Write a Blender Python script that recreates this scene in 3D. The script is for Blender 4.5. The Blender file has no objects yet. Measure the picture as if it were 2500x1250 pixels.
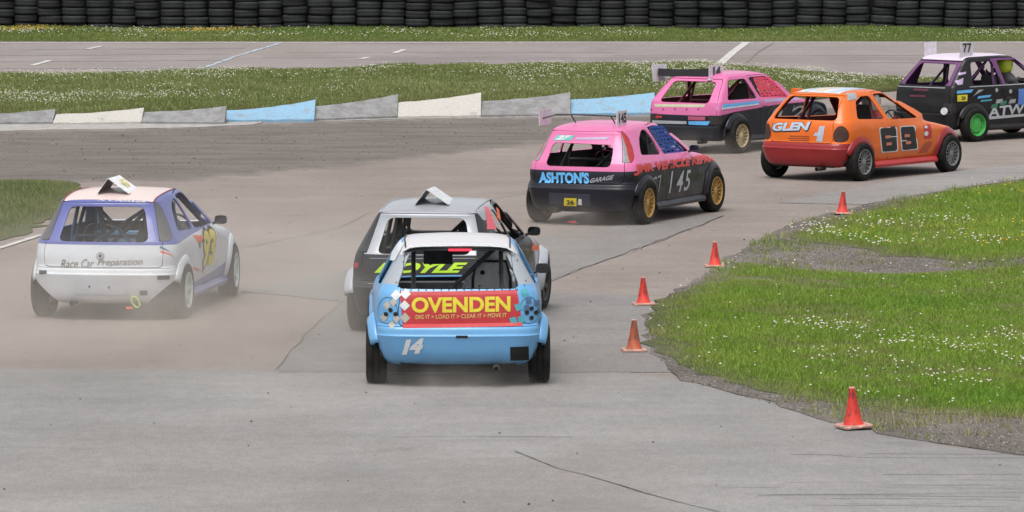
import bpy, bmesh, math, random
import numpy as np
from math import sin, cos, radians, pi, sqrt, atan2, degrees
from mathutils import Vector, Matrix
from mathutils.bvhtree import BVHTree
random.seed(7); RNG = np.random.default_rng(7)
scene = bpy.context.scene
COL = scene.collection

# ------------------------------------------------------------------ camera
FPX, PITCH, CAMH = 12000.0, radians(4.74), 4.8188      # focal length in photo pixels (2500 wide), tilt, height
cam = bpy.data.cameras.new('camera'); cam_o = bpy.data.objects.new('camera', cam); COL.objects.link(cam_o)
cam.sensor_width = 36.0; cam.lens = FPX/2500*36; cam.clip_start = 0.5; cam.clip_end = 3000
cam_o.location = (0, 0, CAMH); cam_o.rotation_euler = (pi/2-PITCH, 0, 0)
scene.camera = cam_o

# ------------------------------------------------------------------ sky, sun, exposure (bright overcast)
SUN_EL, SUN_AZ = radians(66), radians(200)
world = bpy.data.worlds.new('World'); scene.world = world; world.use_nodes = True
nt = world.node_tree; nt.nodes.clear()
sky = nt.nodes.new('ShaderNodeTexSky'); sky.sky_type = 'NISHITA'; sky.sun_disc = False
sky.sun_elevation = SUN_EL; sky.sun_rotation = SUN_AZ; sky.air_density = 1.0; sky.dust_density = 4.0; sky.ozone_density = 1.0
hs = nt.nodes.new('ShaderNodeHueSaturation'); hs.inputs['Saturation'].default_value = 0.22
bg = nt.nodes.new('ShaderNodeBackground'); bg.inputs['Strength'].default_value = 0.13
wo = nt.nodes.new('ShaderNodeOutputWorld')
nt.links.new(sky.outputs[0], hs.inputs['Color']); nt.links.new(hs.outputs[0], bg.inputs['Color']); nt.links.new(bg.outputs[0], wo.inputs['Surface'])
sl = bpy.data.lights.new('sun', 'SUN'); sl.energy = 1.3; sl.angle = radians(35); sl.color = (1.0, 0.97, 0.92)
so = bpy.data.objects.new('sun', sl); COL.objects.link(so)
sd = Vector((sin(SUN_AZ)*cos(SUN_EL), cos(SUN_AZ)*cos(SUN_EL), sin(SUN_EL)))
so.rotation_euler = sd.to_track_quat('Z', 'Y').to_euler(); so.location = (0, 0, 60)
vs = scene.view_settings; vs.view_transform = 'Standard'; vs.look = 'None'; vs.exposure = 0.62; vs.gamma = 1.0; vs.use_curve_mapping = False
scene.render.engine = 'CYCLES'
scene.cycles.max_bounces = 6; scene.cycles.diffuse_bounces = 3; scene.cycles.glossy_bounces = 3; scene.cycles.volume_bounces = 1
scene.cycles.volume_step_rate = 2.0; scene.cycles.volume_max_steps = 128

def G(px, py, z=0.0):
    """photo pixel -> point on the level plane z"""
    a = (px-1250)/FPX; b = -(py-625)/FPX
    d = (a, cos(PITCH)+b*sin(PITCH), -sin(PITCH)+b*cos(PITCH))
    t = (z-CAMH)/d[2]
    return (d[0]*t, d[1]*t)

# ------------------------------------------------------------------ helpers
def S(r, g, b):
    f = lambda c: (c/255/12.92) if c/255 <= 0.04045 else ((c/255+0.055)/1.055)**2.4
    return (f(r), f(g), f(b), 1.0)

def new_obj(name, me, mats=(), parent=None):
    o = bpy.data.objects.new(name, me); COL.objects.link(o)
    if me is not None and not len(me.materials):
        for m in (mats if isinstance(mats, (list, tuple)) else [mats]): me.materials.append(m)
    if parent: o.parent = parent
    return o

def empty(name, loc=(0, 0, 0), rz=0.0):
    o = bpy.data.objects.new(name, None); COL.objects.link(o); o.empty_display_size = 0.2
    o.location = loc; o.rotation_euler = (0, 0, rz); return o

def tag(o, label=None, cat=None, group=None, kind=None):
    if label: o['label'] = label
    if cat: o['category'] = cat
    if group: o['group'] = group
    if kind: o['kind'] = kind
    return o

def mesh_from(name, V, F, smooth=False, mi=None):
    me = bpy.data.meshes.new(name); me.from_pydata([tuple(v) for v in V], [], F); me.update()
    if smooth: me.polygons.foreach_set('use_smooth', [True]*len(me.polygons))
    if mi is not None: me.polygons.foreach_set('material_index', mi)
    return me

def fast_tris(name, V, nv_per):
    """mesh of separate triangles (V: n*3 x 3)"""
    n = len(V)//3
    me = bpy.data.meshes.new(name)
    me.vertices.add(len(V)); me.vertices.foreach_set('co', np.asarray(V, np.float32).ravel())
    me.loops.add(len(V)); me.loops.foreach_set('vertex_index', np.arange(len(V), dtype=np.int32))
    me.polygons.add(n); me.polygons.foreach_set('loop_start', np.arange(0, len(V), 3, dtype=np.int32))
    me.update(calc_edges=True)
    return me

class MB:
    """collects simple solids into one mesh"""
    def __init__(s): s.V = []; s.F = []; s.M = []
    def add(s, V, F, m=0):
        o = len(s.V); s.V += [tuple(v) for v in V]; s.F += [tuple(i+o for i in f) for f in F]; s.M += [m]*len(F)
    def box(s, x0, x1, y0, y1, z0, z1, m=0, M=None):
        V = [Vector((x, y, z)) for z in (z0, z1) for x, y in ((x0, y0), (x1, y0), (x1, y1), (x0, y1))]
        if M is not None: V = [M @ v for v in V]
        s.add(V, [(3, 2, 1, 0), (4, 5, 6, 7), (0, 1, 5, 4), (1, 2, 6, 5), (2, 3, 7, 6), (3, 0, 4, 7)], m)
    def tube(s, pts, r, n=8, m=0, closed=False):
        P = [Vector(p) for p in pts]; N = len(P); V = []; F = []
        for i, p in enumerate(P):
            a = P[(i-1) % N] if (i > 0 or closed) else P[i]; b = P[(i+1) % N] if (i < N-1 or closed) else P[i]
            d = (b-a).normalized(); up = Vector((0, 0, 1)) if abs(d.z) < 0.9 else Vector((1, 0, 0))
            u = d.cross(up).normalized(); v = d.cross(u)
            rr = r[i] if isinstance(r, (list, tuple)) else r
            V += [p+(u*cos(2*pi*k/n)+v*sin(2*pi*k/n))*rr for k in range(n)]
        for i in range(N if closed else N-1):
            j = (i+1) % N
            F += [(i*n+k, i*n+(k+1) % n, j*n+(k+1) % n, j*n+k) for k in range(n)]
        if not closed: F += [tuple(range(n)), tuple((N-1)*n+k for k in reversed(range(n)))]
        s.add(V, F, m)
    def lathe(s, prof, n=40, axis='y', c=(0, 0, 0), m=0, cap=False):
        V = []; F = []; K = len(prof)
        for i in range(n):
            a = 2*pi*i/n
            for r, h in prof:
                if axis == 'y': V.append((c[0]+r*cos(a), c[1]+h, c[2]+r*sin(a)))
                else: V.append((c[0]+r*cos(a), c[1]+r*sin(a), c[2]+h))
        for i in range(n):
            j = (i+1) % n
            F += [(i*K+k, i*K+k+1, j*K+k+1, j*K+k) for k in range(K-1)]
        if cap: F += [tuple(i*K for i in range(n)), tuple(i*K+K-1 for i in reversed(range(n)))]
        s.add(V, F, m)
    def build(s, name, mats, parent=None, smooth=False, fixn=True, split=None):
        me = bpy.data.meshes.new(name); me.from_pydata(s.V, [], s.F)
        me.polygons.foreach_set('material_index', s.M)
        if fixn:
            bm = bmesh.new(); bm.from_mesh(me); bmesh.ops.recalc_face_normals(bm, faces=bm.faces); bm.to_mesh(me); bm.free()
        if smooth:
            me.polygons.foreach_set('use_smooth', [True]*len(me.polygons))
            me.set_sharp_from_angle(angle=radians(split or 40))
        me.update()
        return new_obj(name, me, mats, parent)

# ------------------------------------------------------------------ materials
def nodes(name):
    m = bpy.data.materials.new(name); m.use_nodes = True; t = m.node_tree
    b = t.nodes['Principled BSDF']; return m, t, b
def N(t, typ, **kw):
    n = t.nodes.new(typ)
    for k, v in kw.items():
        if k in n.inputs.keys() if isinstance(k, str) else False: n.inputs[k].default_value = v
        else: setattr(n, k, v)
    return n
def noise(t, scale, detail=4, rough=0.55, co=None, dim=None):
    n = t.nodes.new('ShaderNodeTexNoise'); n.inputs['Scale'].default_value = scale; n.inputs['Detail'].default_value = detail; n.inputs['Roughness'].default_value = rough
    if co is None:
        c = t.nodes.new('ShaderNodeTexCoord'); co = c.outputs['Object']
    t.links.new(co, n.inputs['Vector']); return n
def ramp(t, src, p0, p1, c0=(0, 0, 0, 1), c1=(1, 1, 1, 1)):
    r = t.nodes.new('ShaderNodeValToRGB'); e = r.color_ramp.elements
    e[0].position = p0; e[0].color = c0; e[1].position = p1; e[1].color = c1
    t.links.new(src, r.inputs[0]); return r
def mix(t, fac, a, b, mode='MIX'):
    n = t.nodes.new('ShaderNodeMix'); n.data_type = 'RGBA'; n.blend_type = mode
    for i, v in ((0, fac), (6, a), (7, b)):
        if hasattr(v, 'is_output') or hasattr(v, 'links'): t.links.new(v, n.inputs[i])
        else: n.inputs[i].default_value = v
    return n.outputs[2]
def bump(t, b, src, strength, dist=0.01):
    n = t.nodes.new('ShaderNodeBump'); n.inputs['Strength'].default_value = strength; n.inputs['Distance'].default_value = dist
    t.links.new(src, n.inputs['Height']); t.links.new(n.outputs[0], b.inputs['Normal'])

DUST = (0.30, 0.27, 0.235, 1)
_mc = {}
def paint(name, col, rough=0.38, dirt=0.35, coat=0.25, metal=0.0):
    """car paint: scuffs, dust film thicker towards the sills"""
    if name in _mc: return _mc[name]
    m, t, b = nodes(name); _mc[name] = m
    tc = t.nodes.new('ShaderNodeTexCoord'); co = tc.outputs['Object']
    n1 = noise(t, 3.0, 6, 0.65, co); n2 = noise(t, 38, 5, 0.7, co)
    sx = t.nodes.new('ShaderNodeSeparateXYZ'); t.links.new(co, sx.inputs[0])
    mr = t.nodes.new('ShaderNodeMapRange'); mr.inputs[1].default_value = 0.15; mr.inputs[2].default_value = 0.75; mr.inputs[3].default_value = 1.0; mr.inputs[4].default_value = 0.25
    t.links.new(sx.outputs[2], mr.inputs[0])
    ml = t.nodes.new('ShaderNodeMath'); ml.operation = 'MULTIPLY'; t.links.new(n1.outputs[0], ml.inputs[0]); t.links.new(mr.outputs[0], ml.inputs[1])
    m2 = t.nodes.new('ShaderNodeMath'); m2.operation = 'MULTIPLY'; t.links.new(ml.outputs[0], m2.inputs[0]); m2.inputs[1].default_value = dirt*0.75
    c = mix(t, m2.outputs[0], col, DUST)
    sc = ramp(t, n2.outputs[0], 0.70, 0.76)
    m3 = t.nodes.new('ShaderNodeMath'); m3.operation = 'MULTIPLY'; t.links.new(sc.outputs[0], m3.inputs[0]); m3.inputs[1].default_value = 0.35*min(1, dirt*4)
    c = mix(t, m3.outputs[0], c, tuple(0.45*q for q in col[:3])+(1,))
    t.links.new(c, b.inputs['Base Color'])
    rr = t.nodes.new('ShaderNodeMapRange'); rr.inputs[3].default_value = rough-0.08; rr.inputs[4].default_value = min(1, rough+0.3); t.links.new(n1.outputs[0], rr.inputs[0]); t.links.new(rr.outputs[0], b.inputs['Roughness'])
    dk = max(col[:3]) < 0.05; b.inputs['Specular IOR Level'].default_value = 0.18 if dk else 0.3; b.inputs['Coat Weight'].default_value = min(1, coat*(1.2 if dk else 1.8)); b.inputs['Coat Roughness'].default_value = 0.07; b.inputs['Metallic'].default_value = metal
    n3 = noise(t, 4.5, 4, 0.55, co); bump(t, b, n3.outputs[0], 0.28, 0.03)
    return m
def plain(name, col, rough=0.6, metal=0.0, var=0.15, emit=0.0, scale=20):
    if name in _mc: return _mc[name]
    m, t, b = nodes(name); _mc[name] = m
    n = noise(t, scale, 5)
    d = tuple(c*(1-var*1.4) for c in col[:3])+(1,); l = tuple(min(1, c*(1+var)+0.01*var) for c in col[:3])+(1,)
    r = ramp(t, n.outputs[0], 0.3, 0.7, d, l); t.links.new(r.outputs[0], b.inputs['Base Color'])
    b.inputs['Roughness'].default_value = rough; b.inputs['Metallic'].default_value = metal
    if emit: b.inputs['Emission Color'].default_value = col; b.inputs['Emission Strength'].default_value = emit
    return m
def asphalt(name, a, b_, speck=0.5, scale=0.35, attr=False):
    """a, b_: the two tones of the worn surface; stains, streaks and a dust film on top"""
    m, t, b = nodes(name); tc = t.nodes.new('ShaderNodeTexCoord'); co = tc.outputs['Object']
    mp = t.nodes.new('ShaderNodeMapping'); mp.inputs['Scale'].default_value = (1, 0.45, 1); t.links.new(co, mp.inputs[0])
    n1 = noise(t, scale, 7, 0.62, mp.outputs[0]); r1 = ramp(t, n1.outputs[0], 0.36, 0.66, a, b_)
    c = r1.outputs[0]
    # long faint streaks where cars run
    ms = t.nodes.new('ShaderNodeMapping'); ms.inputs['Scale'].default_value = (0.45, 1.1, 1); ms.inputs['Rotation'].default_value = (0, 0, radians(-14)); t.links.new(co, ms.inputs[0])
    n5 = noise(t, 1.1, 6, 0.68, ms.outputs[0]); r5 = ramp(t, n5.outputs[0], 0.30, 0.70, (0.86, 0.86, 0.865, 1), (1.10, 1.095, 1.09, 1)); c = mix(t, 1.0, c, r5.outputs[0], 'MULTIPLY')
    # brown dust lying in drifts
    n6 = noise(t, 0.23, 5, 0.6, mp.outputs[0]); r6 = ramp(t, n6.outputs[0], 0.46, 0.70, (0, 0, 0, 1), (0.55, 0.55, 0.55, 1)); c = mix(t, r6.outputs[0], c, (0.245, 0.208, 0.180, 1))
    # oil and repair stains
    n7 = noise(t, 0.8, 4, 0.75, co); r7 = ramp(t, n7.outputs[0], 0.63, 0.74, (1, 1, 1, 1), (0.84, 0.84, 0.84, 1)); c = mix(t, 1.0, c, r7.outputs[0], 'MULTIPLY')
    if attr:
        at = t.nodes.new('ShaderNodeAttribute'); at.attribute_name = 'dirt'; n8 = noise(t, 2.2, 7, 0.72, mp.outputs[0]); ad = t.nodes.new('ShaderNodeMath'); ad.operation = 'ADD'; t.links.new(at.outputs['Fac'], ad.inputs[0]); t.links.new(n8.outputs[0], ad.inputs[1])
        rd = ramp(t, ad.outputs[0], 0.72, 1.15); n9 = noise(t, 1.3, 8, 0.7, ms.outputs[0]); rc = ramp(t, n9.outputs[0], 0.32, 0.68, (0.098, 0.085, 0.075, 1), (0.178, 0.157, 0.140, 1)); c = mix(t, rd.outputs[0], c, rc.outputs[0])
    n2 = noise(t, 55, 3, 0.7, co); r2 = ramp(t, n2.outputs[0], 0.33, 0.68, (1-speck*0.55,)*3+(1,), (1+speck*0.3,)*3+(1,))
    c = mix(t, 1.0, c, r2.outputs[0], 'MULTIPLY')
    n4 = noise(t, 9, 4, 0.7, mp.outputs[0]); r4 = ramp(t, n4.outputs[0], 0.3, 0.7, (0.90, 0.90, 0.90, 1), (1.07, 1.07, 1.07, 1))
    c = mix(t, 1.0, c, r4.outputs[0], 'MULTIPLY')
    t.links.new(c, b.inputs['Base Color']); b.inputs['Roughness'].default_value = 0.9; b.inputs['Specular IOR Level'].default_value = 0.25
    n3 = noise(t, 90, 2, 0.6, co); bump(t, b, n3.outputs[0], 0.5, 0.006)
    return m
# ------------------------------------------------------------------ the setting
def poly_px(pts, z=0.0): return [G(x, y, z) for x, y in pts]
def ragged(pts, step=0.35, amp=0.05, closed=True):
    """resample a closed outline (metres) with a worn, uneven edge"""
    out = []; n = len(pts)
    for i in range(n if closed else n-1):
        a = Vector(pts[i]); b = Vector(pts[(i+1) % n]); L = (b-a).length; k = max(1, int(L/step))
        for j in range(k):
            p = a.lerp(b, j/k)
            if amp: p = p+Vector((random.gauss(0, amp), random.gauss(0, amp)))
            out.append((p.x, p.y))
    return out
def sheet(name, pts, z, mat, kind='structure'):
    bm = bmesh.new(); vs = [bm.verts.new((x, y, z)) for x, y in pts]
    f = bm.faces.new(vs); bmesh.ops.triangulate(bm, faces=[f])
    bmesh.ops.recalc_face_normals(bm, faces=bm.faces)
    if bm.faces and sum(f.normal.z for f in bm.faces) < 0: bmesh.ops.reverse_faces(bm, faces=bm.faces)
    e = [e for e in bm.edges if e.is_boundary]; r = bmesh.ops.extrude_edge_only(bm, edges=e)
    for v_ in r['geom']:
        if isinstance(v_, bmesh.types.BMVert): v_.co.z = -0.025
    me = bpy.data.meshes.new(name); bm.to_mesh(me); bm.free()
    return tag(new_obj(name, me, mat), kind=kind)

GREY_A, GREY_B = (0.203, 0.197, 0.191, 1), (0.264, 0.256, 0.248, 1)
PINK_A, PINK_B = (0.206, 0.172, 0.155, 1), (0.262, 0.224, 0.204, 1)
m_track = asphalt('dusty_pink_asphalt', PINK_A, PINK_B, attr=True)
m_grey = asphalt('grey_asphalt', GREY_A, GREY_B)
m_grey2 = asphalt('dark_grey_asphalt', (0.172, 0.164, 0.158, 1), (0.222, 0.212, 0.204, 1))
m_far = asphalt('far_pink_asphalt', (0.215, 0.187, 0.182, 1), (0.262, 0.232, 0.226, 1), 0.35)
m_dirt = asphalt('loose_dirt', (0.140, 0.122, 0.107, 1), (0.226, 0.201, 0.181, 1), 0.8, 0.9)
m_gravel = asphalt('gravel_bed', (0.085, 0.074, 0.064, 1), (0.165, 0.146, 0.128, 1), 1.0, 1.6)
m_soil = asphalt('turf_soil', (0.055, 0.066, 0.022, 1), (0.095, 0.105, 0.036, 1), 0.8, 1.2)
m_terrain = asphalt('far_field', (0.061, 0.091, 0.030, 1), (0.098, 0.122, 0.049, 1), 0.6, 0.2)

R = 900
sheet('ground', [(-R, -R), (R, -R), (R, R), (-R, R)], -0.024, m_terrain)
yl = G(1250, 104)[1]; 
# main track: everything paved this side of the kerb
tag(new_obj('track', bpy.data.meshes.new('track'), m_track), kind='structure')
# the returning straight beyond the grass bank
y_far0 = G(1250, 196)[1]; y_far1 = G(1250, 103)[1]
sheet('far_track', [(-60, y_far0-4), (60, y_far0-4), (60, y_far1), (-60, y_far1)], 0.004, m_far)
# grey foreground apron below the cross seam
sheet('foreground_apron', ragged(poly_px([(-900, 900), (0, 902), (670, 906), (1640, 905)]), 0.5, 0.012, False)
      + ragged(poly_px([(1760, 945), (1980, 1010), (2330, 1095), (2500, 1110), (3400, 1130)]), 0.5, 0.02, False)
      + [(40, 20), (40, -4), (-40, -4), (-40, 20)], 0.005, m_grey)
# darker relaid lane that runs diagonally under the cars
lane = poly_px([(676, 904), (700, 872), (742, 825), (790, 778), (842, 738), (700, 722), (590, 714), (700, 688), (870, 662), (1000, 640), (1130, 618),
                (1290, 585), (1400, 560), (1560, 548), (1690, 530), (1768, 527), (1640, 578), (1520, 622), (1400, 664), (1330, 692), (1320, 712), (1420, 720), (1570, 724), (1600, 745), (1585, 790), (1600, 850), (1640, 910), (1200, 912), (676, 910)])
sheet('relaid_lane', ragged(lane, 0.5, 0.015), 0.009, m_grey2)
band = poly_px([(1905, 497), (2040, 470), (2200, 440), (2360, 417), (2520, 402), (2800, 380), (2800, 405), (2540, 432), (2330, 462), (2200, 485), (2110, 501), (2000, 499)])
sheet('outer_lane', ragged(band, 0.5, 0.02), 0.013, m_grey)
# loose dirt at the foot of the kerb
dirt = poly_px([(-300, 335), (0, 326), (300, 322), (620, 308), (980, 296), (1400, 290), (1700, 285), (2000, 270), (2300, 252), (2500, 238), (2500, 262), (2100, 300), (1700, 318), (1300, 345), (1120, 366), (900, 390), (760, 405), (420, 437), (190, 440), (0, 442), (-300, 445)])


def pdist(poly, X, Y):
    d = np.full(len(X), 1e9); r = np.zeros(len(X), bool); n = len(poly)
    for i in range(n):
        ax, ay = poly[i]; bx, by = poly[(i+1) % n]; dx, dy = bx-ax, by-ay; L = dx*dx+dy*dy+1e-12
        t = np.clip(((X-ax)*dx+(Y-ay)*dy)/L, 0, 1); d = np.minimum(d, np.hypot(X-ax-t*dx, Y-ay-t*dy))
        r ^= ((ay > Y) != (by > Y)) & (X < (bx-ax)*(Y-ay)/((by-ay) if by != ay else 1e-12)+ax)
    return np.where(r, d, -d)
gx = np.concatenate([[-60], np.arange(-13, 13.01, 0.2), [60]]); gy = np.concatenate([[-5, 20], np.arange(34, 112, 0.4), [118]])
XX, YY = np.meshgrid(gx, gy, indexing='ij'); ny_ = len(gy); me_ = bpy.data.objects['track'].data
me_.from_pydata([(float(x), float(y), 0.0) for x, y in zip(XX.ravel(), YY.ravel())], [], [(i*ny_+j, (i+1)*ny_+j, (i+1)*ny_+j+1, i*ny_+j+1) for i in range(len(gx)-1) for j in range(ny_-1)]); me_.update()
wd = np.clip(0.5+pdist(dirt, XX.ravel(), YY.ravel())/2.6, 0, 1); at_ = me_.attributes.new('dirt', 'FLOAT', 'POINT'); at_.data.foreach_set('value', wd.astype(np.float32))
# painted markings
m_white = plain('worn_white_paint', (0.46, 0.44, 0.42, 1), 0.8, var=0.25, scale=6)
m_blue_line = plain('worn_blue_paint', (0.33, 0.39, 0.46, 1), 0.8, var=0.3, scale=3)
m_blue_faint = plain('faded_blue_paint', (0.245, 0.235, 0.255, 1), 0.85, var=0.2, scale=3)
m_crack = plain('crack_filler', (0.13, 0.121, 0.112, 1), 0.95, var=.6, scale=3)
m_skid = plain('rubber_marks', (0.150, 0.144, 0.139, 1), 0.9, var=0.2, scale=2)
def line_px(name, pts, w, z, mat, wob=0.0):
    P = [Vector(G(*p)) for p in pts]; Q = []
    for i in range(len(P)-1):
        k = max(1, int((P[i+1]-P[i]).length/0.4))
        Q += [P[i].lerp(P[i+1], j/k) for j in range(k)]
    Q.append(P[-1]); V = []; F = []
    for i, q in enumerate(Q):
        d = (Q[min(i+1, len(Q)-1)]-Q[max(i-1, 0)]).normalized(); n = Vector((-d.y, d.x))
        q = q+n*random.gauss(0, wob); ww = w*(1+random.uniform(-.35, .35)*(wob > 0))
        V += [(q.x+n.x*ww/2, q.y+n.y*ww/2, z), (q.x-n.x*ww/2, q.y-n.y*ww/2, z)]
    for i in range(len(Q)-1): F.append((2*i, 2*i+1, 2*i+3, 2*i+2))
    me = mesh_from(name, V, F)
    bm = bmesh.new(); bm.from_mesh(me)
    for f in bm.faces:
        if f.normal.z < 0: f.normal_flip()
    bm.to_mesh(me); bm.free()
    return tag(new_obj(name, me, mat), kind='structure')
line_px('edge_line', [(-200, 104.3), (2700, 103.9)], 0.42, 0.012, m_white)
line_px('start_line', [(690, 104.5), (590, 134), (480, 172)], 0.09, 0.012, m_blue_line, 0.014)
line_px('grid_line', [(-200, 137), (150, 135.5), (560, 132)], 0.16, 0.010, m_blue_faint, 0.008)
line_px('grid_line', [(-200, 152), (150, 150.5), (545, 148)], 0.2, 0.010, m_blue_faint, 0.008)
line_px('grid_line', [(80, 121), (600, 118.5)], 0.14, 0.010, m_blue_faint, 0.008)
line_px('grid_line', [(-200, 166), (300, 168), (480, 167)], 0.2, 0.010, m_blue_faint, 0.008)
for a, b in (((122, 148.5), (78, 161)), ((250, 113), (213, 121)), ((988, 121.5), (962, 131)), ((912, 158.5), (890, 167)), ((900, 140.5), (880, 145))):
    line_px('grid_mark', [a, b], 0.15, 0.014, m_white)
line_px('finish_line', [(1822, 104.5), (1790, 128), (1752, 162)], 0.2, 0.014, m_white)
line_px('tarmac_joint', [(1890, 104.5), (1850, 128), (1815, 160)], 0.05, 0.012, m_skid)
for y0, x0, x1 in ((141, 640, 2600), (146, 900, 2500), (128, 700, 1500), (152, 1000, 2300), (136, 1500, 2600)):
    line_px('rubber_mark', [(x0, y0+.6), ((x0+x1)/2, y0-.3), (x1, y0+1.0)], 0.10, 0.008, plain('far_rubber', (0.185, 0.165, 0.16, 1), 0.9), 0.01)
line_px('edge_line', [(-120, 636), (0, 607), (100, 575)], 0.09, 0.012, m_white)
line_px('asphalt_crack', [(1250, 1104), (1300, 1122), (1360, 1146), (1420, 1160), (1500, 1184), (1580, 1205), (1660, 1228), (1760, 1252), (1830, 1272)], 0.016, 0.010, m_crack, 0.016)
line_px('asphalt_seam', [(960, 1069), (1120, 1067), (1260, 1068), (1400, 1069)], 0.012, 0.010, m_crack, 0.004)
line_px('asphalt_crack', [(1330, 691), (1400, 664), (1520, 622), (1640, 578), (1766, 528)], 0.012, 0.014, m_crack, 0.016)
line_px('asphalt_crack', [(676, 904), (700, 872), (742, 825), (790, 778), (842, 738)], 0.010, 0.014, m_crack, 0.016)
line_px('asphalt_crack', [(1900, 495), (2000, 498), (2110, 501)], 0.02, 0.018, m_crack, 0.012)
line_px('asphalt_crack', [(590, 608), (720, 580), (830, 556), (900, 520), (1100, 508), (1290, 470)], 0.012, 0.006, m_skid, 0.012)
m_faint = plain('faint_rubber', (0.205, 0.199, 0.193, 1), 0.9, var=0.12, scale=2)
for k in range(16):
    y = random.uniform(1105, 1240); x0 = random.uniform(1750, 2350); x1 = x0+random.uniform(150, 700)
    line_px('rubber_mark', [(x0, y), ((x0+x1)/2, y+random.uniform(-2, 2)), (x1, y+random.uniform(-5, 6))], random.uniform(0.006, 0.02), 0.0072+k*2e-5, m_faint, 0.004)
# ------------------------------------------------------------------ kerb of sawtooth concrete blocks
def ray_at_Y(px, py, Y):
    a = (px-1250)/FPX; b = -(py-625)/FPX
    d = (a, cos(PITCH)+b*sin(PITCH), -sin(PITCH)+b*cos(PITCH)); t = Y/d[1]
    return d[0]*t, CAMH+d[2]*t
def concrete(name, col, under, wear):
    m, t, b = nodes(name); n1 = noise(t, 4.0, 7, 0.7); r = ramp(t, n1.outputs[0], wear-0.09, wear+0.07)
    n2 = noise(t, 30, 4, 0.7); r2 = ramp(t, n2.outputs[0], 0.3, 0.7, (0.8, 0.8, 0.8, 1), (1.12, 1.12, 1.12, 1))
    c = mix(t, r.outputs[0], col, under); c = mix(t, 1.0, c, r2.outputs[0], 'MULTIPLY')
    t.links.new(c, b.inputs['Base Color']); b.inputs['Roughness'].default_value = 0.85; bump(t, b, n2.outputs[0], 0.4, 0.01); return m
CON = (0.23, 0.225, 0.22, 1)
k_grey = concrete('bare_concrete', (0.24, 0.24, 0.245, 1), (0.175, 0.17, 0.165, 1), 0.52)
k_white = concrete('white_painted_concrete', (0.43, 0.41, 0.375, 1), CON, 0.66)
k_blue = concrete('blue_painted_concrete', (0.20, 0.35, 0.48, 1), CON, 0.62)
kerb = tag(empty('kerb', (0, 0, 0)), kind='structure')
KD = 0.62
blocks = [(-100, 128, 306, 305, 281, 266, k_grey), (129, 345, 307, 304, 279, 263, k_white), (346, 548, 304, 305, 273, 259, k_grey), (549, 767, 300, 298, 270, 243, k_blue),
          (768, 970, 297, 290, 259, 229, k_grey), (971, 1174, 291, 288, 249, 225, k_white), (1175, 1393, 288, 285, 247, 225, k_grey), (1394, 1600, 284, 281, 243, 225, k_blue),
          (1601, 1800, 280, 275, 241, 222, k_grey)]
bank_front = []
for (x0, x1, b0, b1, t0, t1, m) in blocks:
    A = Vector(G(x0, b0)); B = Vector(G(x1, b1)); V = []; F = []; nx, ny = 10, 5
    YA, YB = A.y+KD, B.y+KD
    zA = ray_at_Y(x0, t0, YA)[1]; zB = ray_at_Y(x1, t1, YB)[1]
    bank_front.append((A.x, YA, max(0.1, zA-0.05))); bank_front.append((B.x, YB, max(0.1, zA+0.01)))
    for i in range(nx+1):
        u = i/nx; p = A.lerp(B, u)
        zb = zA+(zB-zA)*(0.35*u+0.65*u**2.2); 
        for j in range(ny+1):
            v = j/ny; z = 0.05+(zb-0.05)*(0.85*v+0.15*v*v)+random.gauss(0, 0.003)
            V.append((p.x, p.y+KD*v+(random.gauss(0, 0.012) if j == 0 else 0), z))
    W = ny+1
    for i in range(nx):
        for j in range(ny): F.append((i*W+j, (i+1)*W+j, (i+1)*W+j+1, i*W+j+1))
    n0 = len(V); rim = [i*W for i in range(nx+1)]+[nx*W+j for j in range(1, W)]+[i*W+ny for i in range(nx-1, -1, -1)]+[j for j in range(ny-1, 0, -1)]
    for q in rim: V.append((V[q][0], V[q][1], -0.02))
    for k in range(len(rim)): F.append((rim[k], n0+k, n0+(k+1) % len(rim), rim[(k+1) % len(rim)]))
    bm = bmesh.new(); me = mesh_from('kerb_block', V, F); bm.from_mesh(me); bmesh.ops.recalc_face_normals(bm, faces=bm.faces); bm.to_mesh(me); bm.free()
    new_obj('kerb_block', me, m, kerb)
for q in ((1860, 262), (1980, 246), (2100, 230), (2250, 218), (2420, 212)): g_ = G(*q); bank_front.append((g_[0], g_[1], .06))
# concrete apron at the kerb's foot
ap = poly_px([(-200, 326), (0, 322), (120, 318), (300, 316), (480, 312), (620, 306), (650, 297), (780, 297.5), (980, 291.5), (1180, 289), (1420, 286), (1420, 279), (980, 283), (700, 290), (340, 296), (0, 298), (-200, 299)])
sheet('kerb_apron', ragged(ap, 0.4, 0.03), 0.016, concrete('pale_concrete', (0.36, 0.345, 0.325, 1), (0.27, 0.255, 0.24, 1), 0.5))

# ------------------------------------------------------------------ grass bank between the two tracks
bank_back_px = [(-260, 186), (0, 180), (230, 176), (450, 172), (800, 169), (1100, 163), (1350, 160), (1600, 160), (1760, 160), (1900, 165), (1990, 174), (2090, 187), (2200, 199), (2400, 204)]
bb = [(*G(x, y, 0.05),) for x, y in bank_back_px]
fx = [p[0] for p in bank_front]; fy = [p[1] for p in bank_front]; fz = [p[2] for p in bank_front]
NXB, NYB = 150, 14
X0, X1 = bb[0][0], 8.8
def bank_front_at(x): return np.interp(x, fx, fy)+0.02, np.interp(x, fx, fz)
bxs = [p[0] for p in bb]; bys = [p[1] for p in bb]
def bank_z(x, v):
    f = np.interp(x, fx, fz)
    lump = 0.03*np.sin(x*1.7)+0.025*np.sin(x*4.1+v*7)+0.02*np.sin(x*0.6+v*11)
    return f*(1-0.25*v)*(1-np.clip((v-0.8)/0.2, 0, 1)*0.85)+lump*np.sin(np.clip(v, 0, 1)*pi)
V = []; F = []
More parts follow.
